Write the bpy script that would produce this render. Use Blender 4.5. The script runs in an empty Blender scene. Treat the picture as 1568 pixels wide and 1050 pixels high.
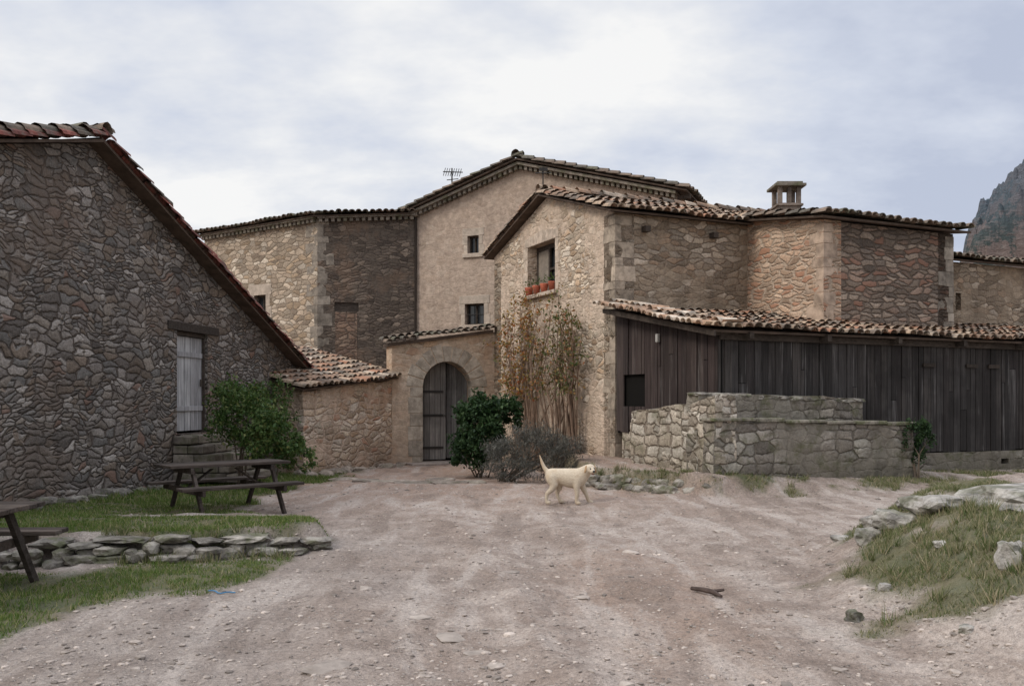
import bpy, bmesh, math, random
import numpy as np
from mathutils import Vector, Matrix, noise as mnoise
random.seed(7); rng=np.random.default_rng(7)
sc=bpy.context.scene
F=1350.0; CX=784.0; HY=612.0; EYE=1.65
# ------------------------------------------------------------------ helpers
def V2(a): return Vector((a[0],a[1],0))
def link(o,parent=None):
    sc.collection.objects.link(o)
    if parent: o.parent=parent
    return o
def empty(name):
    o=bpy.data.objects.new(name,None); sc.collection.objects.link(o); return o
class MB:
    def __init__(s): s.v=[];s.f=[];s.m=[];s.uv=[]
    def quad(s,pts,mi=0):
        b=len(s.v); s.v+= [tuple(p) for p in pts]; s.f.append(tuple(range(b,b+len(pts)))); s.m.append(mi)
    def box(s,o,ax,ay,az,mi=0):
        o=Vector(o);ax=Vector(ax);ay=Vector(ay);az=Vector(az)
        b=len(s.v)
        for k in range(8):
            p=o+(ax if k&1 else Vector())+(ay if k&2 else Vector())+(az if k&4 else Vector())
            s.v.append(tuple(p))
        flip = ax.cross(ay).dot(az)<0
        for q in [(0,2,3,1),(4,5,7,6),(0,1,5,4),(2,6,7,3),(0,4,6,2),(1,3,7,5)]:
            q=tuple(b+i for i in q)
            s.f.append(q[::-1] if flip else q); s.m.append(mi)
    def tube(s,pts,rad,n=6,mi=0,cap=True):
        pts=[Vector(p) for p in pts]; b=len(s.v)
        for i,p in enumerate(pts):
            d=(pts[min(i+1,len(pts)-1)]-pts[max(i-1,0)]).normalized()
            a=d.cross(Vector((0,0,1))).normalized() if abs(d.z)<.9 else d.cross(Vector((0,1,0))).normalized()
            c=d.cross(a)
            for k in range(n):
                t=2*math.pi*k/n
                s.v.append(tuple(p+(a*math.cos(t)+c*math.sin(t))*rad[i]))
        for i in range(len(pts)-1):
            for k in range(n):
                s.f.append((b+i*n+k,b+i*n+(k+1)%n,b+(i+1)*n+(k+1)%n,b+(i+1)*n+k)); s.m.append(mi)
        if cap:
            s.f.append(tuple(b+k for k in range(n))[::-1]); s.m.append(mi)
            e=b+(len(pts)-1)*n; s.f.append(tuple(e+k for k in range(n))); s.m.append(mi)
    def obj(s,name,mats,parent=None,bevel=0,smooth=False):
        me=bpy.data.meshes.new(name); me.from_pydata(s.v,[],s.f)
        for m in mats: me.materials.append(m)
        me.polygons.foreach_set('material_index',s.m)
        if smooth: me.polygons.foreach_set('use_smooth',[True]*len(s.f))
        me.update()
        o=bpy.data.objects.new(name,me); link(o,parent)
        if bevel:
            b=o.modifiers.new('Bevel','BEVEL'); b.width=bevel; b.segments=2; b.limit_method='ANGLE'
        return o
def ss(x,a,b):
    t=np.clip((x-a)/(b-a),0,1); return t*t*(3-2*t)
def h2(ix,iy,s):
    n=np.sin(ix*127.1+iy*311.7+s*74.7)*43758.5453; return n-np.floor(n)
def vn(x,y,s=0):
    ix=np.floor(x);iy=np.floor(y);fx=x-ix;fy=y-iy;fx=fx*fx*(3-2*fx);fy=fy*fy*(3-2*fy)
    a=h2(ix,iy,s);b=h2(ix+1,iy,s);c=h2(ix,iy+1,s);d=h2(ix+1,iy+1,s)
    return (a*(1-fx)+b*fx)*(1-fy)+(c*(1-fx)+d*fx)*fy
def fbm(x,y,s=0,o=3):
    r=0;a=.5;t=0
    for i in range(o): r=r+a*vn(x,y,s+i);t+=a;a*=.5;x=x*2.03+3.1;y=y*2.03+1.7
    return r/t
# ------------------------------------------------------------------ material helpers
class T:
    def __init__(s,name):
        s.mat=bpy.data.materials.new(name); s.mat.use_nodes=True; s.nt=s.mat.node_tree; s.nt.nodes.clear()
        s.out=s.n('ShaderNodeOutputMaterial')
    def n(s,t,**k):
        x=s.nt.nodes.new(t)
        for a,b in k.items(): setattr(x,a,b)
        return x
    def set(s,sock,v):
        if isinstance(v,bpy.types.NodeSocket): s.nt.links.new(v,sock)
        elif isinstance(v,(tuple,list)) and sock.type=='RGBA' and len(v)==3: sock.default_value=(*v,1)
        else: sock.default_value=v
    def noise(s,vec,scale,detail=3,rough=.55,color=False,dist=0):
        x=s.n('ShaderNodeTexNoise'); s.set(x.inputs['Vector'],vec); x.inputs['Scale'].default_value=scale
        x.inputs['Detail'].default_value=detail; x.inputs['Roughness'].default_value=rough; x.inputs['Distortion'].default_value=dist
        return x.outputs['Color' if color else 'Fac']
    def math(s,op,a,b=None,clamp=False):
        x=s.n('ShaderNodeMath',operation=op,use_clamp=clamp); s.set(x.inputs[0],a)
        if b is not None: s.set(x.inputs[1],b)
        return x.outputs[0]
    def vmath(s,op,a,b=None,sc=None):
        x=s.n('ShaderNodeVectorMath',operation=op); s.set(x.inputs[0],a)
        if b is not None: s.set(x.inputs[1],b)
        if sc is not None: s.set(x.inputs['Scale'],sc)
        return x.outputs[0]
    def mr(s,v,a,b,c=0,d=1,smooth=True):
        x=s.n('ShaderNodeMapRange',interpolation_type='SMOOTHSTEP' if smooth else 'LINEAR')
        s.set(x.inputs[0],v)
        for i,q in enumerate((a,b,c,d)): s.set(x.inputs[i+1],q)
        return x.outputs[0]
    def ramp(s,f,stops,const=False):
        x=s.n('ShaderNodeValToRGB'); s.set(x.inputs[0],f); cr=x.color_ramp
        if const: cr.interpolation='CONSTANT'
        while len(cr.elements)<len(stops): cr.elements.new(.5)
        for e,(p,c) in zip(cr.elements,stops): e.position=p
        for e,(p,c) in zip(cr.elements,stops): e.color=(*c,1)
        return x.outputs[0]
    def mix(s,f,a,b,blend='MIX'):
        x=s.n('ShaderNodeMix',data_type='RGBA',blend_type=blend); s.set(x.inputs[0],f); s.set(x.inputs[6],a); s.set(x.inputs[7],b)
        return x.outputs[2]
    def mul(s,c,f): return s.mix(1.0,c,s.vmath('SCALE',(1,1,1),sc=f),'MULTIPLY')
    def bsdf(s,col,rough=.9,height=None,dist=.02,strength=1,spec=.2,metal=0):
        p=s.n('ShaderNodeBsdfPrincipled'); s.set(p.inputs['Base Color'],col); s.set(p.inputs['Roughness'],rough)
        p.inputs['Specular IOR Level'].default_value=spec; p.inputs['Metallic'].default_value=metal
        if height is not None:
            b=s.n('ShaderNodeBump'); b.inputs['Distance'].default_value=dist; b.inputs['Strength'].default_value=strength
            s.set(b.inputs['Height'],height); s.nt.links.new(b.outputs[0],p.inputs['Normal'])
        s.nt.links.new(p.outputs[0],s.out.inputs[0]); return p
    def uv(s): return s.n('ShaderNodeTexCoord').outputs['UV']
    def objc(s): return s.n('ShaderNodeTexCoord').outputs['Object']
    def island(s): return s.n('ShaderNodeNewGeometry').outputs['Random Per Island']
def hsv(c,k): return tuple(min(1,x*k) for x in c)

def rubble(name,cols,mortar,scale=(3.0,6.0),mw=.07,plaster=0,pcol=(.4,.32,.26),stain=.5,stain_col=(.05,.04,.035),
           bump=.04,var=.35,reds=0,redcol=(.42,.2,.12),base_dark=.3,top_dark=None,seed=0,rnd=.85,smear=0,smearcol=(.3,.2,.15),moss=0,two=False,wob=.30):
    t=T(name); uv0=t.uv()
    uv=t.vmath('ADD',uv0,(seed*13.7,seed*7.3,0))
    d1=t.vmath('SUBTRACT',t.noise(uv,1.3,1,color=True),(.5,.5,.5))
    d2=t.vmath('SUBTRACT',t.noise(uv,8,1,color=True),(.5,.5,.5))
    w=t.vmath('ADD',uv,t.vmath('SCALE',d1,sc=wob)); w=t.vmath('ADD',w,t.vmath('SCALE',d2,sc=.07))
    def vor(k,rnd):
        wv=t.vmath('MULTIPLY',w,(scale[0]*k,scale[1]*k,1))
        a=t.n('ShaderNodeTexVoronoi',voronoi_dimensions='2D',feature='F1'); t.set(a.inputs['Vector'],wv); a.inputs['Scale'].default_value=1; a.inputs['Randomness'].default_value=rnd
        e=t.n('ShaderNodeTexVoronoi',voronoi_dimensions='2D',feature='DISTANCE_TO_EDGE'); t.set(e.inputs['Vector'],wv); e.inputs['Scale'].default_value=1; e.inputs['Randomness'].default_value=rnd
        return a.outputs['Color'],e.outputs['Distance']
    c,e=vor(1,rnd)
    if two:
        c2,e2=vor(1.75,rnd); sel=t.mr(t.noise(uv,1.3,2),.50,.53)
        c=t.mix(sel,c,c2); e=t.math('ADD',t.math('MULTIPLY',e,t.math('SUBTRACT',1,sel)),t.math('MULTIPLY',e2,sel))
    sp=t.n('ShaderNodeSeparateColor'); t.set(sp.inputs[0],c)
    n=len(cols); stone=t.ramp(sp.outputs[0],[(i/n,cc) for i,cc in enumerate(cols)],const=True)
    fine=t.noise(uv,20,3,.8); mid=t.noise(uv,4,3,.6)
    bri=t.mr(sp.outputs[1],0,1,1-var,1+var,False)
    bri=t.math('MULTIPLY',bri,t.mr(fine,.25,.75,.5,1.5,False))
    stone=t.mul(stone,bri)
    if reds>0:
        rm=t.math('GREATER_THAN',sp.outputs[2],1-reds); stone=t.mix(t.math('MULTIPLY',rm,.75),stone,redcol)
    mwid=t.math('MULTIPLY',t.mr(mid,.3,.7,.35,1.8,False),mw)
    mask=t.mr(e,t.math('MULTIPLY',mwid,.15),mwid)
    mort=t.mul(mortar,t.mr(fine,.25,.75,.6,1.4,False))  # dark mortar colours also carry the shade of deep joints
    col=t.mix(mask,mort,stone); hgt=t.math('ADD',t.math('MULTIPLY',mask,.6),t.math('MULTIPLY',t.mr(e,0,.35),.3))
    hgt=t.math('ADD',hgt,t.math('MULTIPLY',sp.outputs[1],.4))
    if plaster>0:
        pm=t.mr(t.math('ADD',t.noise(uv,.7,4,.65),t.math('MULTIPLY',t.math('SUBTRACT',fine,.5),.16)),1.0-plaster-.06,1.0-plaster+.07)
        pc=t.mul(pcol,t.mr(t.noise(uv,6,4,.8),.25,.75,.5,1.5,False))
        pc=t.mix(t.mr(mid,.4,.7,0,.45),pc,hsv(pcol,.62))
        pmm=t.math('MULTIPLY',pm,.82)
        col=t.mix(pmm,col,pc); hgt=t.math('MULTIPLY',hgt,t.math('SUBTRACT',1,t.math('MULTIPLY',pm,.75)))
    if smear>0:
        col=t.mix(t.mr(t.math('ADD',t.noise(uv,.55,4,.7),t.math('MULTIPLY',mid,.2)),.60,.72,0,smear),col,smearcol)
    if stain>0:
        st=t.noise(t.vmath('MULTIPLY',uv,(1.2,.35,1)),1.0,5,.7)
        col=t.mix(t.mr(st,.46,.72,0,stain),col,stain_col)
    if moss>0: col=t.mix(t.mr(t.noise(uv,2.3,4,.75),.5,.66,0,moss),col,(.085,.088,.038))
    xy=t.n('ShaderNodeSeparateXYZ'); t.set(xy.inputs[0],uv0)
    if base_dark>0: col=t.mix(t.math('MULTIPLY',t.mr(t.math('ADD',xy.outputs[1],t.math('MULTIPLY',mid,.8)),.2,1.5,1,0),base_dark),col,hsv(stain_col,1.4))
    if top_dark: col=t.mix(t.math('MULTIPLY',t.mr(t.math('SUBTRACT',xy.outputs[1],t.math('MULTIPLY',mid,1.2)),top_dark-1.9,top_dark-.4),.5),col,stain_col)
    hgt=t.math('ADD',hgt,t.math('MULTIPLY',fine,.5))
    t.bsdf(col,.93,hgt,bump,1.0,.12)
    return t.mat
def simple(name,col,rough=.85,var=.3,ns=6,bump=0.004,stretch=(1,1,1),island=.25,col2=None,spec=.2,metal=0,moss=0):
    t=T(name); o=t.vmath('MULTIPLY',t.objc(),stretch)
    nf=t.noise(o,ns,5,.7)
    c=t.mix(t.mr(nf,.3,.7),hsv(col,1-var),col2 if col2 else hsv(col,1+var))
    c=t.mul(c,t.mr(t.island(),0,1,1-island,1+island,False))
    if moss: c=t.mix(t.mr(t.noise(o,3.1,4,.75),.46,.62,0,moss),c,(.075,.085,.03))
    t.bsdf(c,rough,nf,bump,1,spec,metal); return t.mat
def flat(name,col,rough=.6,spec=.3,metal=0):
    t=T(name); t.bsdf(col,rough,None,spec=spec,metal=metal); return t.mat
# ------------------------------------------------------------------ materials
S_DARK=[(.165,.142,.124),(.205,.178,.158),(.135,.116,.102),(.25,.22,.195),(.18,.142,.112),(.17,.156,.142),(.215,.182,.152),(.32,.285,.255)]
S_TAN=[(.49,.395,.295),(.58,.485,.375),(.42,.325,.235),(.53,.415,.305),(.64,.545,.44),(.47,.335,.225)]
S_TAN2=[(.37,.295,.222),(.44,.355,.27),(.31,.24,.178),(.40,.315,.235),(.49,.415,.33),(.35,.26,.178)]
S_MID=[(.29,.225,.165),(.35,.28,.21),(.24,.185,.135),(.39,.32,.25),(.32,.225,.155)]
m_L=rubble('stone_barn_rubble',S_DARK,(.105,.084,.070),(2.7,7.4),.10,.0,stain=.45,stain_col=(.055,.046,.041),bump=.055,var=.26,reds=.03,redcol=(.22,.13,.095),base_dark=.25,seed=1,rnd=.88,smear=.6,smearcol=(.19,.145,.115),two=True,wob=.45)
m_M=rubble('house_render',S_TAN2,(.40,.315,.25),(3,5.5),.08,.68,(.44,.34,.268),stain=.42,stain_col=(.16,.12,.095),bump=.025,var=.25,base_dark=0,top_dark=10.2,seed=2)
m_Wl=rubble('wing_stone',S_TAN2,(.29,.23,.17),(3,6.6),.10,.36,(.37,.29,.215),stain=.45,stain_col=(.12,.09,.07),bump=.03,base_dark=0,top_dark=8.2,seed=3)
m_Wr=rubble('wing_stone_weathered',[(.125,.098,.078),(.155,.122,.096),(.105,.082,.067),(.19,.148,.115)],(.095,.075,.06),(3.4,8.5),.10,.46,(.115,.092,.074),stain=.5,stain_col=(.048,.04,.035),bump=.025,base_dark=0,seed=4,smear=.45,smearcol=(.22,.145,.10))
m_Rg=rubble('house_gable_stone',S_TAN,(.50,.395,.30),(2.8,6.4),.13,.52,(.60,.47,.365),stain=.35,stain_col=(.2,.15,.11),bump=.04,base_dark=.35,seed=5,two=True)
m_Rs=rubble('house_side_stone',S_MID,(.24,.183,.135),(3.0,7.5),.10,.46,(.31,.238,.17),stain=.5,stain_col=(.075,.058,.043),bump=.03,base_dark=0,seed=6)
m_R2=rubble('brick_rubble',[(.46,.32,.225),(.53,.39,.285),(.40,.285,.205),(.50,.345,.24)],(.48,.375,.285),(2.8,9.5),.16,.30,(.51,.39,.30),stain=.3,stain_col=(.2,.14,.1),bump=.035,reds=.22,redcol=(.43,.22,.14),base_dark=0,seed=7)
m_R2f=rubble('brick_rubble_weathered',[(.23,.175,.135),(.29,.225,.175),(.19,.15,.12),(.27,.19,.145)],(.15,.115,.09),(2.8,8.8),.13,.16,(.28,.215,.17),stain=.5,bump=.045,reds=.10,redcol=(.28,.145,.10),base_dark=0,top_dark=5.9,seed=8)  # darker tone of the annex rubble, on its front and right walls
m_A=rubble('gateway_stone',S_TAN,(.50,.385,.285),(2.6,5.4),.12,.58,(.54,.415,.305),stain=.35,stain_col=(.22,.16,.12),bump=.03,reds=.10,redcol=(.47,.28,.18),base_dark=.3,seed=9,smear=.5,smearcol=(.48,.30,.19))
m_N=rubble('lowhouse_stone',S_TAN,(.52,.40,.31),(2.8,7),.14,.46,(.58,.44,.335),stain=.35,stain_col=(.2,.14,.10),bump=.045,reds=.08,base_dark=.35,seed=10,smear=.5,smearcol=(.50,.32,.21))
m_T=rubble('trough_stone',[(.42,.365,.295),(.36,.305,.245),(.49,.44,.37),(.30,.255,.20)],(.25,.205,.16),(2.3,4.6),.10,.25,(.40,.34,.275),stain=.45,stain_col=(.13,.11,.08),bump=.05,base_dark=.4,seed=11,moss=.45,rnd=.55,wob=.12,two=True)
m_T2=rubble('trough_mortar_stone',[(.23,.20,.165),(.30,.265,.225),(.185,.16,.135),(.35,.32,.27)],(.14,.12,.098),(2.6,5.4),.09,.50,(.205,.180,.145),stain=.6,stain_col=(.075,.068,.05),bump=.04,base_dark=.4,seed=12,moss=.55,rnd=.6,wob=.15)
m_quoin=simple('cut_stone',(.31,.252,.195),.92,.4,4,.03,island=.28)
m_quoinG=simple('cut_stone_grey',(.25,.212,.172),.92,.4,4,.03,island=.22)
m_quoinR=simple('cut_stone_rendered',(.38,.285,.215),.92,.38,3,.03,island=.10)
m_quoinD=simple('cut_stone_dark',(.20,.17,.14),.92,.35,5,.02,island=.3,moss=.5)
m_rock=simple('rock',(.16,.142,.122),.95,.45,5,.04,island=.3,col2=(.32,.29,.25),moss=.6)
m_lime=simple('pale_rock',(.20,.185,.165),.95,.45,5,.05,island=.2,col2=(.42,.39,.35),moss=.45)
def tilem(name,stops):
    t=T(name); c=t.ramp(t.island(),stops,const=True)
    o=t.objc(); nf=t.noise(o,14,3,.7); c=t.mix(t.mr(t.noise(o,3.5,4,.7),.45,.62,0,.75),c,(.10,.09,.075))
    c=t.mul(c,t.mr(nf,.25,.75,.5,1.5,False))
    t.bsdf(c,.9,nf,.01,1,.15); return t.mat
m_tile=tilem('roof_tile',[(0,(.34,.22,.15)),(.2,(.24,.165,.12)),(.4,(.42,.31,.22)),(.6,(.19,.15,.12)),(.75,(.50,.40,.31)),(.88,(.36,.19,.12))])
m_tileD=tilem('roof_tile_mossy',[(0,(.17,.13,.10)),(.3,(.12,.105,.085)),(.55,(.22,.165,.125)),(.8,(.15,.14,.10))])
m_tileR=tilem('roof_tile_red',[(0,(.20,.07,.055)),(.3,(.15,.06,.05)),(.55,(.25,.09,.07)),(.8,(.11,.085,.065))])
m_tileL=tilem('roof_tile_pale',[(0,(.55,.41,.29)),(.25,(.46,.29,.19)),(.5,(.66,.55,.44)),(.75,(.40,.27,.19))])
m_deck=simple('roof_deck',(.09,.065,.05),.9,.3,4)
def woodm(name,cols,streak=(.3,.28,.25),sk=.5,vert=True):
    t=T(name); o=t.objc(); st=(14,14,.7) if vert else (3,14,14)
    isl=t.island()
    off=t.vmath('ADD',t.vmath('MULTIPLY',o,st),t.vmath('SCALE',(37,11,53),sc=isl))
    g=t.noise(off,1.6,4,.7); c=t.ramp(isl,[(i/len(cols),k) for i,k in enumerate(cols)],const=True)
    c=t.mul(c,t.mr(g,.25,.75,.4,1.6,False))
    c=t.mix(t.mr(t.noise(off,.5,4,.75),.55,.73,0,sk),c,streak)
    c=t.mix(t.mr(t.noise(o,.6,4,.7),.45,.65,0,.6),c,hsv(cols[1],.6))
    t.bsdf(c,.88,g,.008,1,.15); return t.mat
m_barn=woodm('barn_planks',[(.047,.041,.038),(.034,.030,.028),(.064,.056,.051),(.040,.034,.032),(.056,.050,.047)],(.22,.205,.195),.7)
m_barnR=woodm('barn_planks_side',[(.052,.038,.035),(.066,.050,.045),(.040,.030,.028)],(.20,.18,.165),.55)
m_greywood=woodm('grey_door_wood',[(.34,.33,.33),(.29,.28,.28),(.40,.39,.385)],(.5,.49,.48),.4)
m_doorwood=woodm('entrance_door_wood',[(.19,.175,.16),(.14,.128,.115),(.23,.21,.19)],(.30,.28,.26),.5)
m_table=woodm('table_wood',[(.068,.052,.043),(.050,.040,.034),(.085,.067,.056)],(.16,.14,.125),.5,vert=False)
m_beam=woodm('dark_beam',[(.05,.04,.033),(.07,.055,.045)],(.12,.1,.09),.4,vert=False)
m_void=flat('dark_interior',(.012,.011,.010),.9,.05)
m_glass=flat('window_glass',(.02,.023,.027),.12,.6)
m_iron=flat('iron',(.04,.036,.033),.6,.4,.6)
m_terra=simple('terracotta',(.42,.12,.07),.8,.2,8)
# ------------------------------------------------------------------ building blocks
class Wall:
    def __init__(s,A,B):
        s.A=V2(A);s.B=V2(B);d=s.B-s.A;s.L=d.length;s.u=d.normalized();s.n=Vector((s.u.y,-s.u.x,0))
    def at(s,bx,by):  # bx, by: image pixels, projected onto the wall plane
        """image pixel coordinates (camera at the plan origin) -> (distance along wall, height)"""
        k=(bx-CX)/F; u=(k*s.A.y-s.A.x)/(s.u.x-k*s.u.y); D=s.A.y+s.u.y*u
        return u,EYE+(HY-by)/F*D
    def P(s,u,z,d=0): return s.A+s.u*u+s.n*d+Vector((0,0,z))
    def build(s,name,top,mat,z0=-.6,th=.5,op=[],parent=None):
        top=[(0,top[0]),(s.L,top[1])] if not isinstance(top[0],tuple) else top
        prof=[(0,z0),(s.L,z0)]+top[::-1]
        def prism(pts,d0,d1):
            v=[s.P(u,z,d0) for u,z in pts]+[s.P(u,z,d1) for u,z in pts]; n=len(pts)
            f=[tuple(range(n)),tuple(range(2*n-1,n-1,-1))]+[((i+1)%n,i,n+i,n+(i+1)%n) for i in range(n)]
            me=bpy.data.meshes.new(name); me.from_pydata([tuple(p) for p in v],[],f); me.update(); return me
        me=prism(prof,0,-th); o=bpy.data.objects.new(name,me); link(o,parent)
        for q in op:
            if len(q)==5:
                u0,u1,a,b,c=q; N=14; pts=[(u0,a),(u1,a)]+[((u0+u1)/2+(u1-u0)/2*math.cos(math.pi*i/N),b+(c-b)*math.sin(math.pi*i/N)) for i in range(N+1)]
            else: u0,u1,a,b=q; pts=[(u0,a),(u1,a),(u1,b),(u0,b)]
            cm=prism(pts,.3,-th-.3); co=bpy.data.objects.new('cut',cm); link(co)
            md=o.modifiers.new('b','BOOLEAN'); md.operation='DIFFERENCE'; md.solver='EXACT'; md.object=co
            bpy.context.view_layer.update()
            dg=bpy.context.evaluated_depsgraph_get(); nm=bpy.data.meshes.new_from_object(o.evaluated_get(dg))
            o.modifiers.clear(); o.data=nm; bpy.data.objects.remove(co)
        me=o.data; me.materials.clear(); me.materials.append(mat)
        uvl=me.uv_layers.new(name='UVMap') if not me.uv_layers else me.uv_layers[0]
        for p in me.polygons:
            nn=p.normal; a=abs(nn.dot(s.n)); b=abs(nn.dot(s.u))
            for li in p.loop_indices:
                co=me.vertices[me.loops[li].vertex_index].co; r=co-s.A; U=r.dot(s.u);W=r.dot(s.n);Z=co.z
                uvl.data[li].uv=(U,Z) if a>.7 else ((W+.37,Z) if b>.7 else (U,W))
        return o
    def trim(s,mb,u0,u1,z0,z1,d0,d1,mi=0):
        mb.box(s.P(u0,z0,d0),s.u*(u1-u0),s.n*(d1-d0),Vector((0,0,z1-z0)),mi)
def tile_roof(mb,O,e,s,width,length,pitch=.23,row=.38,mi=0,jit=.014):
    e=Vector(e).normalized();s=Vector(s).normalized(); n=e.cross(s).normalized()
    if n.z<0:n=-n
    O=Vector(O); nc=int(width/pitch); nr=max(1,int(length/row)); K=5
    wav=[random.uniform(-.02,.02) for _ in range(nc+3)]
    for i in range(nc+1):
        for kind in (0,1):
            for j in range(nr):
                x=i*pitch+(pitch/2 if kind else 0)+random.uniform(-jit,jit)
                y=j*row+random.uniform(-.02,.02)-(.05 if kind==0 else 0)*(j==0)+(random.uniform(-.05,.04) if j==0 else 0)
                yy=min(y+row+.06,length+.05); sk=random.uniform(-.03,.03)
                b=len(mb.v); r0,r1=(.105,.085) if kind==0 else (.085,.1); hj=random.uniform(-.006,.016)+wav[i]*.6+.02*math.sin(i*.37+j*.3)
                for (Y,r,lift) in ((y,r0,.04),(yy,r1,.0)):
                    for k in range(K+1):
                        a=math.pi*k/K; xx=x+math.cos(a)*r+sk*(Y-y)
                        zz=math.sin(a)*r*.85+lift+.03 if kind==0 else -math.sin(a)*r*.7+.085+lift
                        mb.v.append(tuple(O+e*xx+s*Y+n*(zz+hj)))
                for k in range(K):
                    mb.f.append((b+k,b+k+1,b+K+2+k,b+K+1+k)); mb.m.append(mi)
                b2=len(mb.v)
                if j==0:
                    for k in range(K+1):
                        p=Vector(mb.v[b+k]); c=O+e*x+s*y+n*(.07 if kind==0 else .12)
                        mb.v.append(tuple(p+(c-p).normalized()*.018)); 
                    for k in range(K):
                        mb.f.append((b+k,b+k+1,b2+k+1,b2+k)); mb.m.append(mi)
def ridge_tiles(mb,A,B,mi=0,r=.12):
    A=Vector(A);B=Vector(B);d=(B-A);L=d.length;d.normalize();e=d.cross(Vector((0,0,1))).normalized();n=e.cross(d)
    if n.z<0:n=-n
    k=int(L/.38)
    for j in range(k+1):
        b=len(mb.v); dz=random.uniform(-.015,.02); dx=random.uniform(-.02,.02)
        for (Y,rr,l) in ((j*.38,r*1.08,.03),(j*.38+.42,r*.9,0)):
            for q in range(7):
                a=math.pi*q/6; mb.v.append(tuple(A+d*Y+e*(math.cos(a)*rr+dx)+n*(math.sin(a)*rr+l+dz+random.uniform(-.006,.006))))
        for q in range(6): mb.f.append((b+q,b+q+1,b+8+q,b+7+q)); mb.m.append(mi)
def deck(mb,O,e,s,width,length,th=.07,mi=0):
    e=Vector(e).normalized();s=Vector(s).normalized();n=e.cross(s).normalized()
    if n.z<0:n=-n
    mb.box(Vector(O)-n*th+s*.08,e*width,s*(length-.08),n*th,mi)
def roof(name,O,e,s,width,length,mat,parent,pitch=.23,row=.38,th=.045):
    mb=MB(); tile_roof(mb,O,e,s,width,length,pitch,row); mb.obj(name+'_tiles',[mat],parent,smooth=False)
    mb=MB(); deck(mb,O,e,s,width,length,th); mb.obj(name+'_deck',[m_deck],parent)
def roughen(o,amp=.03,size=.12):
    bm=bmesh.new(); bm.from_mesh(o.data)
    for k in range(7):
        L=[e for e in bm.edges if e.calc_length()>size*1.6]
        if not L: break
        bmesh.ops.subdivide_edges(bm,edges=L,cuts=1,use_grid_fill=True)
    bmesh.ops.triangulate(bm,faces=[f for f in bm.faces if len(f.verts)>4])
    for v in bm.verts:
        p=v.co; v.co=p+Vector((mnoise.noise(p*3.3),mnoise.noise(p*3.3+Vector((9,3,1))),mnoise.noise(p*2.6+Vector((1,7,4)))))*amp*1.6+mnoise.noise(p*9)*Vector((1,1,1))*amp*.4
    bm.to_mesh(o.data); bm.free()
def quoins(name,c,d1,d2,z0,z1,mat,parent,h=.3,proud=.006,ln=.46):
    mb=MB(); z=z0;k=0; d1=Vector((*d1,0)).normalized();d2=Vector((*d2,0)).normalized()
    while z<z1-.08:
        hh=min(h*random.uniform(.6,1.3),z1-z); a,b=(ln,.26) if k%2 else (.26,ln)
        a*=random.uniform(.6,1.2);b*=random.uniform(.6,1.2); pr=proud*random.uniform(.6,1.8)
        mb.box(V2(c)-d1*pr-d2*pr+Vector((0,0,z+.006)),d1*a,d2*b,Vector((0,0,hh-.012))); z+=hh;k+=1
    o=mb.obj(name,[mat],parent); roughen(o,.012,size=.12); return o
ico={}
def rock_into(mb,c,dim,seed,mi=0,rot=None,sub=2,rough=.28,boxy=.5):
    if sub not in ico:
        bm=bmesh.new(); bmesh.ops.create_icosphere(bm,subdivisions=sub,radius=1)
        ico[sub]=([v.co.copy() for v in bm.verts],[tuple(v.index for v in f.verts) for f in bm.faces]); bm.free()
    vs,fs=ico[sub]; b=len(mb.v); R=Matrix.Rotation(rot if rot is not None else random.uniform(0,6.28),3,'Z')
    for v in vs:
        m=max(abs(v.x),abs(v.y),abs(v.z)); q=v*(1-boxy)+v/m*boxy*.85
        k=1+rough*(mnoise.noise(v*1.3+Vector((seed*3.1,seed*1.7,seed)))*1.4+.5*mnoise.noise(v*3+Vector((seed,seed*5.1,0))))
        q=Vector((q.x*dim[0],q.y*dim[1],q.z*dim[2]))*k
        mb.v.append(tuple(R@q+Vector(c)))
    for f in fs: mb.f.append(tuple(b+i for i in f)); mb.m.append(mi)
# ------------------------------------------------------------------ terrain
def sdpoly(x,y,poly):
    d=np.full(x.shape,1e9); ins=np.zeros(x.shape,bool); n=len(poly)
    for i in range(n):
        ax,ay=poly[i];bx,by=poly[(i+1)%n]; ex,ey=bx-ax,by-ay
        t=np.clip(((x-ax)*ex+(y-ay)*ey)/(ex*ex+ey*ey),0,1); d=np.minimum(d,np.hypot(x-ax-t*ex,y-ay-t*ey))
        c=((ay>y)!=(by>y))&(x<(bx-ax)*(y-ay)/((by-ay) if by!=ay else 1e-9)+ax); ins^=c
    return np.where(ins,d,-d)
PLAT=[(1.2,26),(1.35,16.9),(2.0,16.3),(3.4,14.95),(5.5,15.7),(8,16.8),(10,17.6),(20,21),(22,40),(1,40)]
TERR=[(-2.0,9.75),(-2.6,9.45),(-3.3,9.15),(-5,8.8),(-9,8.5),(-9,14),(-4,13),(-2.4,11)]
GR_L=[(-9,8.6),(-4.9,8.5),(-2.1,9.4),(-2.35,8.4),(-2.7,7.5),(-3.05,6.9),(-3.4,6.2),(-3.4,5.2),(-9,4)]
def toe(y): return np.interp(y,[0,4,5,6.4,8,9,10,11,12,13],[3.2,2.9,2.6,2.35,2.5,2.8,3.3,4.1,5.4,8])
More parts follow.
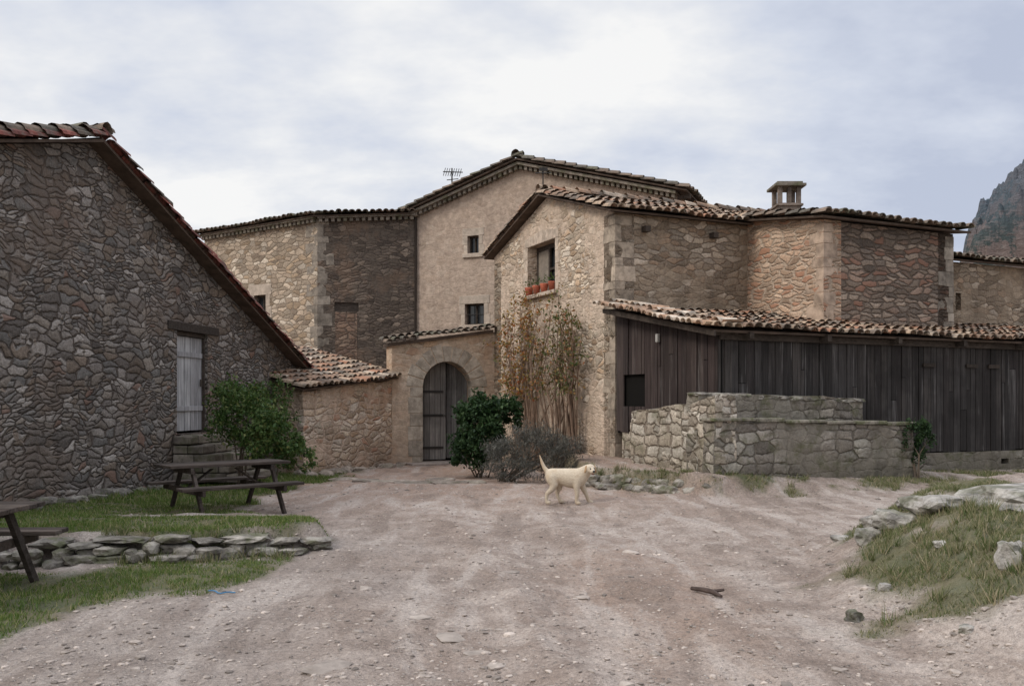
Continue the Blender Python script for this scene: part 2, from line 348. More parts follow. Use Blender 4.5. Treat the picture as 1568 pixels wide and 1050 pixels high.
def terr(x,y,detail=True):
    x=np.asarray(x,float);y=np.asarray(y,float)
    z=-.2*ss(y,15,22)*(1-ss(x,2,6))
    sd=sdpoly(x,y,PLAT); w=.16+1.3*ss(x,3.3,6); hp=.36-.28*ss(x,4,11)
    z=z+(hp-z)*ss(sd,-w*.5,w*.8)
    sd=sdpoly(x,y,TERR); z=z+(.27-.22*ss(y,9.5,13))*ss(sd,-.06,.16)
    dx=x-toe(y); z=z+.66*ss(dx,0,1.7)*(1-ss(y,11.5,13.5))+.12*ss(dx,1.5,5)*(1-ss(y,10,12))
    near=1-ss(np.hypot(x,y),40,80)
    z=z+near*(.05*(fbm(x*.5,y*.5,1)-.5)+.07*(fbm(x*2.1,y*2.1,5)-.5)+.04*(fbm(x*8,y*8,9,3)-.5))
    road=np.exp(-((x-.6-.12*(y-8)*np.sin(y*.25))**2)/3.5)
    z=z-near*.065*road*np.abs(np.sin((x*2.2+.35*y)+1.2*fbm(x,y,30)))*(y<16)
    m=ss(dx,0,.6)*(1-ss(y,11.5,13)); z=z+m*.12*(fbm(x*3.5,y*3.5,15)-.5)
    return z
def tz(x,y): return float(terr(np.array([x]),np.array([y]))[0])
def gmask(x,y):
    n=fbm(x*1.6,y*1.6,21,4); n2=fbm(x*.7,y*.7,25)
    a=ss(sdpoly(x,y,TERR)+(n-.5)*.9,0,.35); a=a*(1-.9*ss(-((x+4.0)**2/3.2+(y-11.6)**2/.55),-1,-.3))
    b=ss(sdpoly(x,y,GR_L)+(n-.5)*1.2,-.05,.4)
    dx=x-toe(y); c=ss(dx+(n-.5)*2.0,.35,.95)*(1-ss(y,12,14))*ss(n2+n,.82,1.05)
    sd=sdpoly(x,y,PLAT); d=ss(sd+(n-.5)*1.0,-.5,.1)*(x>3.1)*(1-ss(sd,1.1,1.8))*ss(n,.35,.55)
    e=ss(-np.abs(sd-.05)+(n-.5)*.7,-.3,0)*(x>1.2)*(x<3.6)*.8
    f=ss(-x-4.0+(n-.5)*1.5,-.1,.5)*(y>12)*(y<24)*ss(.35*(y-12)+(-x-4.2)*.8,0,1)
    return np.clip(np.maximum.reduce([a,b,c,d,e,f]),0,1)
def axis(segs):
    out=[]
    for a,b,st in segs: out+=list(np.arange(a,b,st))
    return np.array(out+[segs[-1][1]])
gx=axis([(-700,-60,40),(-60,-12,4),(-12,-7.5,.5),(-7.5,8.5,.045),(8.5,15,.2),(15,60,4),(60,700,40)])
gy=axis([(-100,-4,8),(-4,4.2,.4),(4.2,14,.04),(14,19,.08),(19,27,.2),(27,60,3),(60,800,40)])
X,Y=np.meshgrid(gx,gy); Z=terr(X,Y); G=gmask(X,Y)
ny,nx=X.shape
me=bpy.data.meshes.new('ground'); idx=np.arange(nx*ny).reshape(ny,nx)
fc=np.stack([idx[:-1,:-1],idx[:-1,1:],idx[1:,1:],idx[1:,:-1]],-1).reshape(-1,4)
me.vertices.add(nx*ny); me.vertices.foreach_set('co',np.stack([X,Y,Z],-1).ravel())
me.loops.add(fc.size); me.loops.foreach_set('vertex_index',fc.ravel())
me.polygons.add(len(fc)); me.polygons.foreach_set('loop_start',np.arange(0,fc.size,4)); me.polygons.foreach_set('loop_total',np.full(len(fc),4))
me.polygons.foreach_set('use_smooth',np.ones(len(fc),bool)); me.update()
at=me.color_attributes.new('masks','FLOAT_COLOR','POINT')
red=np.clip(ss(Y,11,19)*(1-ss(X,1,5))*.9+ss(-((X-1.2)**2/1.2+(Y-8)**2/12),-1,0)*.35,0,1)
grav=np.clip(ss(-X+(fbm(X,Y,40)-.5)*2,.0,2.5)*(1-ss(Y,9,13)),0,1)
at.data.foreach_set('color',np.stack([G,red,grav,np.ones_like(G)],-1).ravel())
t=T('ground_dirt'); ob=t.objc(); a=t.n('ShaderNodeAttribute',attribute_name='masks'); sp=t.n('ShaderNodeSeparateColor'); t.set(sp.inputs[0],a.outputs['Color'])
n1=t.noise(ob,.5,4,.6);n2=t.noise(ob,2.6,5,.65);n3=t.noise(ob,28,4,.75);n4=t.noise(ob,110,2,.7)
c=t.mix(t.mr(n1,.32,.68),(.325,.258,.215),(.445,.375,.325)); c=t.mix(t.mr(n2,.36,.66,0,.8),c,(.25,.193,.158))
c=t.mix(t.math('MULTIPLY',sp.outputs[1],t.mr(n2,.3,.7,.35,.95)),c,(.38,.255,.185))
c=t.mix(t.math('MULTIPLY',sp.outputs[2],.5),c,(.26,.228,.205))
strk=t.noise(t.vmath('MULTIPLY',ob,(1.6,.35,1)),1.3,4,.6,dist=.6); c=t.mix(t.mr(strk,.50,.66,0,.55),c,(.51,.445,.395))
c=t.mix(t.mr(strk,.47,.34,0,.55),c,(.20,.155,.127))
vo=t.n('ShaderNodeTexVoronoi',feature='F1'); t.set(vo.inputs['Vector'],ob); vo.inputs['Scale'].default_value=26
vs=t.n('ShaderNodeSeparateColor'); t.set(vs.inputs[0],vo.outputs['Color'])
peb=t.math('MULTIPLY',t.mr(vo.outputs['Distance'],.22,.38,1,0),t.math('GREATER_THAN',vs.outputs[0],t.mr(n2,.3,.7,.95,.55,False)))
c=t.mix(t.math('MULTIPLY',peb,.5),c,t.ramp(vs.outputs[1],[(0,(.20,.17,.155)),(.4,(.40,.355,.315)),(.8,(.54,.49,.44))]))
c=t.mul(c,t.mr(t.math('ADD',t.math('MULTIPLY',n3,.6),t.math('MULTIPLY',n4,.4)),.3,.7,.45,1.5,False))
gc=t.mix(t.mr(n2,.3,.7),(.05,.07,.022),(.13,.12,.055)); c=t.mix(t.math('MULTIPLY',sp.outputs[0],.8),c,gc)
hg=t.math('ADD',t.math('MULTIPLY',n3,.8),t.math('ADD',t.math('MULTIPLY',peb,.35),t.math('MULTIPLY',n2,1.3)))
t.bsdf(c,.95,hg,.04,1,.12); me.materials.append(t.mat)
link(bpy.data.objects.new('ground',me))
# ------------------------------------------------------------------ STONE BARN on the left
lb=empty('stone_barn')
l=Vector((.1454,.9894,0)); li=Vector((-.9894,.1454,0)); AP=Vector((-6.97,14.5,0))
P0=AP-l*8.5; P1=AP+l*9.15
wl=Wall(P0,P1); za=5.86; fs_=3.5/9.15; ns_=.29
du0,_=wl.at(271,600);du1,_=wl.at(318,600); _,dz0=wl.at(295,663);_,dz1=wl.at(295,509)
wl.build('wall',[(0,za-8.5*ns_),(8.5,za),(8.5+9.15,za-3.5)],m_L,parent=lb,op=[(du0,du1,dz0,dz1)])
for nm,A,B,z in (('end_wall',P1,P1+li*7,za-3.5),('near_wall',P0+li*7,P0,za-8.5*ns_)):
    w=Wall(A,B); w.build(nm,(z,z),m_L,parent=lb)
oh=.28
far=P1+l*.3-li*oh+Vector((0,0,za-3.5-.3*fs_+.06)); s=-l+Vector((0,0,fs_))
roof('roof_far',far,li,s,7,math.hypot(9.5,9.5*fs_),m_tileR,lb)
near=P0-l*.3-li*oh+Vector((0,0,za-8.8*ns_+.06)); s=l+Vector((0,0,ns_))
roof('roof_near',near,li,s,7,math.hypot(8.8,8.8*ns_),m_tileR,lb)
mb=MB(); ridge_tiles(mb,AP-li*(oh+.08)+Vector((0,0,za+.16)),AP+li*6.5+Vector((0,0,za+.16)),0,.14)
ridge_tiles(mb,AP-l*7-li*.2+Vector((0,0,za-7*ns_+.15)),AP-li*.2+Vector((0,0,za+.15)),0,.1)
mb.obj('ridge_tiles',[m_tileD],lb)
mb=MB(); ridge_tiles(mb,P1+l*.3-li*.24+Vector((0,0,za-3.5-.3*fs_+.12)),AP-li*.24+Vector((0,0,za+.12)),0,.1); mb.obj('verge_tiles',[m_tileR],lb)
mb=MB()
wl.trim(mb,du0-.35,du1+.45,dz1,dz1+.17,-.3,.03); mb.obj('door_lintel',[m_beam],lb,bevel=.01)
mb=MB(); k=5; uw=(du1-du0-.08)/k
for i in range(k): wl.trim(mb,du0+.06+i*uw,du0+.06+(i+1)*uw-.012,dz0+.05,dz1-.09,-.16,-.12+random.uniform(-.004,.004))
wl.trim(mb,du0+.05,du1-.05,dz0+.45,dz0+.55,-.12,-.09); wl.trim(mb,du0+.05,du1-.05,dz1-.5,dz1-.4,-.12,-.09)
mb.obj('plank_door',[m_greywood],lb,bevel=.004)
mb=MB(); wl.trim(mb,du0-.002,du0+.05,dz0,dz1,-.2,-.06); wl.trim(mb,du1-.04,du1+.002,dz0,dz1,-.2,-.06); wl.trim(mb,du0+.05,du1-.04,dz1-.08,dz1+.002,-.2,-.06)
wl.trim(mb,du1-.16,du1-.12,dz0+.95,dz0+1.1,-.09,-.06); mb.obj('door_frame',[m_beam],lb)
mb=MB(); wl.trim(mb,du0-.2,du1+.2,dz0-.2,dz1+.2,-.56,-.51); mb.obj('dark_room',[m_void],lb)
mb=MB()
for i in range(5):
    z=dz0-.02-i*.18; x=.02
    while x<.40+.26*i-.05:
        wd=min(random.uniform(.25,.5),.40+.26*i-x); v=0
        while v<1.25:
            lw=random.uniform(.3,.55); mb.box(wl.P(du0-.2+v,z-.17,x),wl.u*(lw-.015),wl.n*(wd-.012),Vector((0,0,.165+random.uniform(-.01,.01)))); v+=lw
        x+=wd
mb.obj('door_steps',[m_quoinD],lb,bevel=.025)
mb=MB()
for i in range(30):
    u=6+i*.36+random.uniform(-.1,.1); p=wl.P(u,0,random.uniform(.0,.06)); rock_into(mb,(p.x,p.y,tz(p.x,p.y)+.03),(random.uniform(.14,.26),.1,random.uniform(.06,.14)),i+400,boxy=.75)
mb.obj('foundation_stones',[m_rock],lb)
# ------------------------------------------------------------------ MAIN FARMHOUSE
fh=empty('farmhouse')
ML=Vector((-3.57,31.3,0)); m=Vector((.92,-.39,0)).normalized(); mbk=Vector((.39,.92,0)).normalized(); MLen=9.5
wm=Wall(ML,ML+m*MLen); ua=4.19; zE=8.12; zA=9.58
def rect(w,a,b,c,d):
    u0,_=w.at(a,500);u1,_=w.at(b,500);_,zt=w.at((a+b)/2,c);_,zb=w.at((a+b)/2,d); return (u0,u1,zb,zt)
w1=rect(wm,716,733,361,388); w2=rect(wm,712,741,465,497)
wm.build('front_wall',[(0,zE+.1),(ua,zA),(MLen,zE)],m_M,parent=fh,op=[w1,w2])
ww=Wall(wm.B,wm.B+mbk*12); ww.build('side_wall',(zE,zE),m_M,parent=fh)
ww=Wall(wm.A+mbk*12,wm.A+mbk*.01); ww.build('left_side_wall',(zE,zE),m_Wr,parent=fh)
def window(w,r,name,parent,mull=True,bars=0,sur=.14,mat=m_quoin,sill=True):
    u0,u1,z0,z1=r
    mb=MB(); w.trim(mb,u0-.1,u1+.1,z0-.1,z1+.1,-.56,-.51); mb.obj(name+'_dark',[m_void],parent)
    mb=MB(); w.trim(mb,u0,u1,z0,z1,-.24,-.235); mb.obj(name+'_pane',[m_glass],parent)
    mb=MB(); f=.05
    w.trim(mb,u0,u0+f,z0,z1,-.234,-.19);w.trim(mb,u1-f,u1,z0,z1,-.234,-.19);w.trim(mb,u0+f,u1-f,z1-f,z1,-.234,-.19);w.trim(mb,u0+f,u1-f,z0,z0+f,-.234,-.19)
    if mull: um=(u0+u1)/2; w.trim(mb,um-.03,um+.03,z0+f,z1-f,-.233,-.185)
    mb.obj(name+'_frame',[m_beam],parent)
    if bars:
        mb=MB()
        for i in range(bars):
            u=u0+(u1-u0)*(i+1)/(bars+1); mb.tube([w.P(u,z0,-.08),w.P(u,z1,-.08)],[.012]*2,5)
        mb.tube([w.P(u0,(z0+z1)/2,-.08),w.P(u1,(z0+z1)/2,-.08)],[.012]*2,5); mb.obj(name+'_bars',[m_iron],parent)
    mb=MB()
    w.trim(mb,u0-sur,u1+sur,z1,z1+sur*1.3,-.1,.018)
    if sill: w.trim(mb,u0-sur*.9,u1+sur*.9,z0-sur*.7,z0,-.1,.07)
    h=(z1-z0)/2
    for k in range(2):
        w.trim(mb,u0-sur*(1 if k else .7),u0-.002,z0+k*h+.004,z0+(k+1)*h-.004,-.1,.015); w.trim(mb,u1+.002,u1+sur*(.75 if k else 1.05),z0+k*h+.004,z0+(k+1)*h-.004,-.1,.015)
    mb.obj(name+'_surround',[mat],parent,bevel=.01)
m_pale=simple('pale_cut_stone',(.43,.355,.285),.9,.25,5,.01,island=.12)
window(wm,w1,'upper_window',fh,True,0,.2,m_pale); window(wm,w2,'lower_window',fh,True,3,.22,m_pale)
sr=(zA-zE)/(MLen-ua); sl=(zA-zE-.1)/ua
O=wm.B+m*.45-mbk*.4+Vector((0,0,zE-.45*sr+.1)); roof('roof_right',O,mbk,-m+Vector((0,0,sr)),12.6,math.hypot(1,sr)*(MLen-ua+.45),m_tileD,fh)
O=wm.A-m*.3-mbk*.4+Vector((0,0,zE+.1-.3*sl+.1)); roof('roof_left',O,mbk,m+Vector((0,0,sl)),12.6,math.hypot(1,sl)*(ua+.3),m_tileD,fh)
mb=MB(); a=wm.P(ua,zA,0); ridge_tiles(mb,a-mbk*.45+Vector((0,0,.2)),a+mbk*12+Vector((0,0,.2)),0,.14)
ridge_tiles(mb,wm.B+m*.4-mbk*.3+Vector((0,0,zE-.4*sr+.17)),a-mbk*.3+Vector((0,0,.17)),0,.1)
ridge_tiles(mb,wm.A-m*.3-mbk*.3+Vector((0,0,zE+.1-.3*sl+.17)),a-mbk*.3+Vector((0,0,.17)),0,.1)
mb.obj('ridge_tiles',[m_tileD],fh)
mb=MB()
def cornice(w,u0,z0,u1,z1,n,dep=.3):
    d=(w.P(u1,z1)-w.P(u0,z0)); up=Vector((0,0,1))
    mb.box(w.P(u0,z0-.08,.002),d,w.n*dep,up*.09)
    for i in range(n):
        p=w.P(u0,z0-.2,.002)+d*((i+.2)/n); mb.box(p,d*(.55/n),w.n*dep*.7,up*.115)
cornice(wm,0,zE+.1,ua,zA,22); cornice(wm,ua,zA,MLen,zE,30); mb.obj('cornice',[m_quoinD],fh)
mb=MB()
for i in range(14): 
    p=wm.B+mbk*(i*.8)+Vector((0,0,zE-.2)); mb.box(p,mbk*.12,m*.4,Vector((0,0,.12)))
mb.obj('rafter_ends',[m_beam],fh)
W0=Vector((-11.86,34.0,0));W1=Vector((-6.73,30.5,0));W2=Vector((-3.44,31.19,0))
wwl=Wall(W0,W1); wwr=Wall(W1,W2)
r=rect(wwl,389,407,452,488)
wwl.build('wing_left_wall',(8.0,7.98),m_Wl,parent=fh,op=[r]); window(wwl,r,'wing_window',fh,True,0,.30,m_pale)
hb=rect(wwr,512,549,463,477)
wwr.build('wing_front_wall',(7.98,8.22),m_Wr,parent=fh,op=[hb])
mb=MB(); wwr.trim(mb,hb[0],hb[1],hb[2],hb[3],-.3,-.06); mb.obj('old_beam',[m_beam],fh)
m_patch=rubble('brick_patch',[(.21,.14,.10),(.18,.12,.09),(.24,.17,.125)],(.15,.11,.085),(3.2,8),.12,.3,(.18,.135,.105),stain=.5,bump=.03,base_dark=0,seed=15)
pw=Wall(wwr.P(hb[0]+.03,0,.008),wwr.P(hb[1]-.05,0,.008)); pw.build('brick_patch',[(0,hb[2]-.02),(pw.L,hb[2]-.06)],m_patch,z0=hb[2]-1.95,th=.1,parent=fh)
quoins('wing_quoins',(W1.x,W1.y),(W0-W1)[:2],(W2-W1)[:2],2.2,7.85,m_quoinG,fh,.36,.006,.5)
li2=Vector((.563,.826,0)).normalized(); 
d=(W1-W0).normalized(); O=W0-d*.35-li2*.35+Vector((0,0,7.97)); roof('wing_roof_left',O,d,li2+Vector((0,0,.16)),(W1-W0).length+.5,4.5,m_tileD,fh)
d=(W2-W1); dd=Vector((d.x,d.y,.24)); nb=-wwr.n; O=W1-d.normalized()*.2-nb*.35+Vector((0,0,7.95)); roof('wing_roof_front',O,dd,nb+Vector((0,0,.16)),d.length+.1,1.6,m_tileD,fh)
mb=MB(); cornice(wwl,0,7.98,wwl.L,7.97,28,.22); cornice(wwr,0,7.97,wwr.L,8.21,16,.22); mb.obj('wing_cornice',[m_quoinD],fh)
wend=Wall(W0+li2*6,W0); wend.build('wing_end_wall',(7.95,7.95),m_Wl,parent=fh)
mb=MB(); mb.tube([wm.P(.22,8.15,.08),wm.P(.22,7.8,.08),wm.P(.2,2.0,.08)],[.045]*3,8); mb.tube([wm.P(-.2,8.25,.3),wm.P(.2,8.1,.08)],[.045]*2,8); mb.obj('downpipe',[flat('rusty_pipe',(.045,.036,.03),.9,.05)],fh)
an=empty('tv_antenna'); mb=MB(); u,_=wm.at(690,300); b=wm.P(u-.15,0,-.4); z=EYE+(HY-262)/F*b.y
mb.tube([b+Vector((0,0,8.2)),b+Vector((0,0,z+.1))],[.03,.024],6); c=b+Vector((0,0,z-.05))
mb.tube([c-m*.35+Vector((0,0,.06)),c+m*.42-Vector((0,0,.04))],[.020]*2,5)
for i in range(8):
    q=c+m*(-.3+.09*i)+Vector((0,0,.05-.013*i)); mb.tube([q-Vector((.03,.1,.16)),q+Vector((.03,.1,.16))],[.013]*2,4)
mb.tube([c+Vector((0,0,-.25))-m*.2,c+Vector((0,0,-.25))+m*.25],[.016]*2,5)
mb.obj('aerial',[m_iron],an)
# ------------------------------------------------------------------ STONE HOUSE (gabled, right of the gateway)
sh=empty('stone_house')
C1=Vector((2.34,20,0)); g=Vector((-.409,.913,0)).normalized(); h=Vector((.913,.409,0)).normalized(); GL=7.01
def R(u,t,z=0): return C1+g*u+h*t+Vector((0,0,z))
wg=Wall(R(GL,0),R(0,0)); zE1=5.90; zR1=6.96
r=rect(wg,808,850,372,449)
wg.build('gable_wall',[(0,zE1),(GL/2,zR1),(GL,zE1)],m_Rg,parent=sh,op=[r])
mb=MB(); wg.trim(mb,r[0]-.1,r[1]+.1,r[2]-.1,r[3]+.1,-.56,-.51); mb.obj('window_dark',[m_void],sh)
mb=MB(); um=r[0]+(r[1]-r[0])*.45
wg.trim(mb,r[0],r[0]+.07,r[2],r[3],-.34,-.28); wg.trim(mb,um-.03,um+.04,r[2],r[3]-.12,-.34,-.28); wg.trim(mb,r[1]-.07,r[1],r[2],r[3],-.34,-.28); wg.trim(mb,r[0]+.07,r[1]-.07,r[3]-.12,r[3],-.34,-.28)
wg.trim(mb,um+.04,r[1]-.07,(r[2]+r[3])/2-.03,(r[2]+r[3])/2+.03,-.335,-.29)
mb.obj('window_frame',[m_beam],sh)
mb=MB(); wg.trim(mb,r[0]+.07,um-.03,r[2]+.02,r[3]-.12,-.33,-.30); mb.obj('window_shutter',[simple('shutter_wood',(.22,.185,.15),.8,.2,6)],sh)
mb=MB(); wg.trim(mb,um+.04,r[1]-.07,r[2],r[3]-.12,-.37,-.365); mb.obj('window_pane',[m_glass],sh)
mb=MB(); n=7
for i in range(n):
    a=r[0]-.18+(r[1]-r[0]+.36)*i/n; k=abs(i-3)/3; wg.trim(mb,a+.008,a+(r[1]-r[0]+.36)/n-.008,r[3]+.002,r[3]+.34-.1*k,-.08,.012)
wg.trim(mb,r[0]-.15,r[1]+.15,r[2]-.1,r[2]-.002,-.4,.12)
for k in range(4):
    hh=(r[3]-r[2])/4; wg.trim(mb,r[0]-(.28 if k%2 else .18),r[0]-.002,r[2]+k*hh+.006,r[2]+(k+1)*hh-.006,-.1,.01); wg.trim(mb,r[1]+.002,r[1]+(.18 if k%2 else .28),r[2]+k*hh+.006,r[2]+(k+1)*hh-.006,-.1,.01)
mb.obj('window_surround',[simple('gable_cut_stone',(.48,.39,.31),.92,.3,5,.02,island=.15)],sh,bevel=.012)
fp=MB(); lf=[]
for i in range(4):
    u=r[0]+.12+(r[1]-r[0]-.24)*i/3; p=wg.P(u,r[2],.02); fp.tube([p,p+Vector((0,0,.19)),p+Vector((0,0,.23))],[.075,.11,.118],10)
    for q in range(45): lf.append(tuple(p+Vector((random.gauss(0,.09),random.gauss(0,.09),.27+abs(random.gauss(0,.09))))))
pt=empty('flower_pots'); fp.obj('pots',[m_terra],pt,smooth=True)
ws=Wall(R(0,0),R(0,3.9)); ws.build('side_wall',(zE1,zE1),m_Rs,parent=sh)
w=Wall(R(0,3.74),R(-2.54,3.74)); w.build('annex_left_wall',[(0,6.0),(2.54,5.58)],m_R2,parent=sh)
w2f=Wall(R(-2.54,3.745),R(-2.54,7.72)); w2f.build('annex_front_wall',(5.56,5.56),m_R2f,parent=sh)
w=Wall(R(-2.54,7.72),R(0,7.72)); w.build('annex_right_wall',[(0,5.56),(2.54,6.0)],m_R2f,parent=sh)
w3=Wall(R(-1.0,7.8),R(-1.0,17)); r3=(1.9,2.1,4.0,4.45); w3.build('rear_wing_wall',(5.25,5.25),m_Rs,parent=sh,op=[r3])
mb=MB(); w3.trim(mb,r3[0]-.1,r3[1]+.1,3.9,4.5,-.56,-.51); mb.obj('slit_dark',[m_void],sh)
w=Wall(R(0,17),R(GL,17)); w.build('rear_gable',(zE1-.5,zE1-.5),m_Rs,parent=sh)
w=Wall(R(GL,17),R(GL,0)); w.build('back_wall',(zE1-.2,zE1-.2),m_Rs,parent=sh)
sr=(zR1-zE1)/(GL/2)
ov=.25
roof('roof_front',R(-.3,-ov,zE1-.3*sr+.08),h,g+Vector((0,0,sr)),8.3,math.hypot(1,sr)*(GL/2+.3),m_tile,sh)
roof('roof_back',R(GL+.3,-ov,zE1-.3*sr+.08),h,-g+Vector((0,0,sr)),8.3,math.hypot(1,sr)*(GL/2+.3),m_tile,sh)
roof('annex_roof',R(-2.85,3.5,5.60),h,g+Vector((0,0,.15)),4.55,2.95,m_tileD,sh)
roof('rear_wing_roof',R(-1.3,8.0,5.27),h,g+Vector((0,0,.22)),9.2,4.9,m_tileD,sh)
mb=MB(); ridge_tiles(mb,R(GL/2,-ov,zR1+.18),R(GL/2,8.1,zR1+.18),0,.13)
ridge_tiles(mb,R(-.3,-.15,zE1-.3*sr+.14),R(GL/2,-.15,zR1+.14),0,.1); ridge_tiles(mb,R(GL+.3,-.15,zE1-.3*sr+.14),R(GL/2,-.15,zR1+.14),0,.1)
ridge_tiles(mb,R(-2.85,3.6,5.66),R(-.1,3.6,6.06),0,.1)
mb.obj('ridge_tiles',[m_tile],sh)
quoins('corner_quoins',(C1.x,C1.y),g[:2],h[:2],.3,5.85,m_quoin,sh,.3)
c=R(-2.54,3.74); quoins('annex_quoins',(c.x,c.y),g[:2],h[:2],3.1,5.5,m_quoinR,sh,.34)
c=R(-2.54,7.72); quoins('annex_far_quoins',(c.x,c.y),g[:2],(-h)[:2],3.1,5.5,m_quoinG,sh,.34)
mb=MB()
for t_ in (.7,2.6): mb.box(R(0,t_,5.5),h*.14,-g*.18,Vector((0,0,.13)))
mb.obj('beam_ends',[m_beam],sh)
mb=MB(); a=R(GL/2,-.1,zR1+.3); mb.tube([a,a+Vector((0,0,.5))],[.02,.014],5); mb.tube([a-h*.18+g*.1+Vector((0,0,.34)),a+h*.18-g*.1+Vector((0,0,.34))],[.015]*2,5); mb.box(a+Vector((-.1,0,.4)),Vector((.22,0,0)),Vector((0,.02,0)),Vector((0,0,.09)))
mb.obj('weather_vane',[m_iron],sh)
ch=MB(); cp=Vector(((1204-CX)/F*23,23,0)); zt=EYE+(HY-282)/F*23; hw=.30
ch.box(cp+Vector((-hw,-hw,5.6)),Vector((2*hw,0,0)),Vector((0,2*hw,0)),Vector((0,0,zt-.55-5.6)))
for sx in (-1,1):
    for sy in (-1,1): ch.box(cp+Vector((sx*(hw-.06)-.055,sy*(hw-.06)-.055,zt-.55)),Vector((.11,0,0)),Vector((0,.11,0)),Vector((0,0,.42)))
ch.box(cp+Vector((-.05,-hw+.02,zt-.55)),Vector((.1,0,0)),Vector((0,.12,0)),Vector((0,0,.42)))
ch.box(cp+Vector((-hw-.1,-hw-.1,zt-.13)),Vector((2*hw+.2,0,0)),Vector((0,2*hw+.2,0)),Vector((0,0,.07)),1)
ch.box(cp+Vector((-hw-.03,-hw-.03,zt-.06)),Vector((2*hw+.06,0,0)),Vector((0,2*hw+.06,0)),Vector((0,0,.06)),1)
ch.box(cp+Vector((-hw-.04,-hw-.04,zt-.63)),Vector((2*hw+.08,0,0)),Vector((0,2*hw+.08,0)),Vector((0,0,.06)),0)
ch.obj('chimney',[simple('chimney_render',(.17,.135,.112),.9,.4,5,.02),m_quoinD],sh,bevel=.01)
# ------------------------------------------------------------------ WOODEN BARN (lean-to)
wb=empty('wooden_barn')
sB=3.76; zb0=3.66; zb1=2.94
def planks(mb,w,u0,u1,zf,zt,d=.0,opn=[]):
    u=u0
    while u<u1:
        pw=random.choice((.11,.14,.17,.2))*random.uniform(.9,1.1); pw=min(pw,u1-u); dd=d+random.uniform(-.012,.012)
        z0=zf+random.uniform(-.02,.05); z1=zt(u)
        segs=[(z0,z1)]
        for (a,b,c,e) in opn:
            if u+pw>a and u<b: segs=[(z0,c),(e,z1)]
        if random.random()<.25 and len(segs)==1: q=random.uniform(z0+.8,z1-.5); segs=[(z0,q-.006),(q+.006,z1)]
        for s0,s1 in segs: w.trim(mb,u+.004,u+pw-random.choice((.004,.006,.014)),s0,s1,dd-.028,dd+random.uniform(-.002,.004))
        u+=pw
wbs=Wall(R(-.02,-.02),R(-sB,-.02)); wbf=Wall(R(-sB,0),R(-sB,16.5))
o1=rect(wbs,956,986,573,622)
mb=MB(); planks(mb,wbs,0.05,wbs.L,.95,lambda u:zb0-(zb0-zb1)*u/sB-.06,0,[o1]); mb.obj('side_planks',[m_barnR],wb)
mb=MB(); planks(mb,wbf,0,16.5,.5,lambda u:zb1-.06,0,[]); mb.obj('front_planks',[m_barn],wb)
mb=MB(); wbs.trim(mb,-.0,wbs.L,.9,2.8,-.12,-.08); wbf.trim(mb,.1,16.4,.3,2.75,-.12,-.08); mb.obj('dark_lining',[m_void],wb)
mb=MB(); wbf.trim(mb,0,16.5,zb1-.16,zb1-.04,.016,.08)
for u in np.arange(.5,16,1.9): wbf.trim(mb,u,u+.1,zb1-.14,zb1-.02,.08,.3)
for u in (5.3,6.6,7.3): wbf.trim(mb,u,u+.35,2.35,2.43,.012,.05)
mb.obj('eave_beam',[m_beam],wb)
wq=Wall(R(-sB-.04,3.6),R(-sB-.04,16.5))
vents=[(4.1+.0,4.35,.22,.34),(5.25,5.5,.22,.36)]
o=wq.build('stone_plinth',(.52,.5),m_T2,z0=-.4,th=.3,parent=wb,op=vents)
mb=MB(); wq.trim(mb,3.9,5.7,.1,.45,-.36,-.32); mb.obj('vent_dark',[m_void],wb)
ww=Wall(R(-.3,.0),R(-sB+.1,0)); ww.build('side_plinth',(.95,.95),m_T,z0=-.2,th=.25,parent=wb)
slb=(zb0-zb1)/sB
roof('roof',R(-sB-.32,-.3,zb1-.32*slb+.05),h,g+Vector((0,0,slb)),17,math.hypot(1,slb)*(sB+.2),m_tile,wb)
mb=MB(); tile_roof(mb,R(0,-.5,zb0+.06),-g+Vector((0,0,-slb)),h+Vector((0,0,.12)),sB+.35,.85,row=.4); mb.obj('verge_tiles',[m_tileL],wb)
mb=MB(); q0=R(-sB-.3,-.33,zb1-.3*slb-.06); q1=R(0,-.33,zb0-.06); 
mb.box(q0,q1-q0,h*.05,Vector((0,0,.10))); 
for i in range(10):
    p=q0.lerp(q1,(i+.5)/10); mb.box(p+h*.02,g*.07,h*.3,Vector((0,0,.08)))
mb.obj('verge_board',[m_beam],wb)
mb=MB(); uu,zz_=wbs.at(1010,517); wbs.trim(mb,uu-.04,uu+.04,zz_-.1,zz_+.08,.01,.09); mb.obj('wall_lamp',[simple('lamp_white',(.45,.43,.4),.6,.1,5)],wb,bevel=.02)
# ------------------------------------------------------------------ STONE TROUGH
st=empty('stone_trough'); T1=Vector((3.52,15.3,0))
def Q(a,b,z=0): return T1+h*a+g*b+Vector((0,0,z))
w=Wall(Q(0,2.75),Q(0,.0)); o=w.build('side_face',[(0,1.42),(1.2,1.50),(2.2,1.62),(2.75,1.74)],m_T,th=.45,parent=st); roughen(o,.03)
w=Wall(Q(.0,.48),Q(3.95,.48)); o=w.build('back_wall',[(0,1.78),(1.5,1.74),(2.9,1.70),(3.95,1.66)],m_T2,th=.35,parent=st); roughen(o,.03)
w=Wall(Q(-.02,-.0),Q(4.76,0)); o=w.build('front_wall',[(0,1.28),(4.76,1.14)],m_T2,th=.3,parent=st); roughen(o,.02)
w=Wall(Q(4.76,0.02),Q(4.76,.8)); o=w.build('end_wall',[(0,1.12),(.8,1.12)],m_T2,th=.3,parent=st); roughen(o,.02)
mb=MB(); mb.box(Q(.3,.25,.9),h*4.2,g*.25,Vector((0,0,.03))); mb.obj('fill',[m_T2],st)
mb=MB()
x=-.06
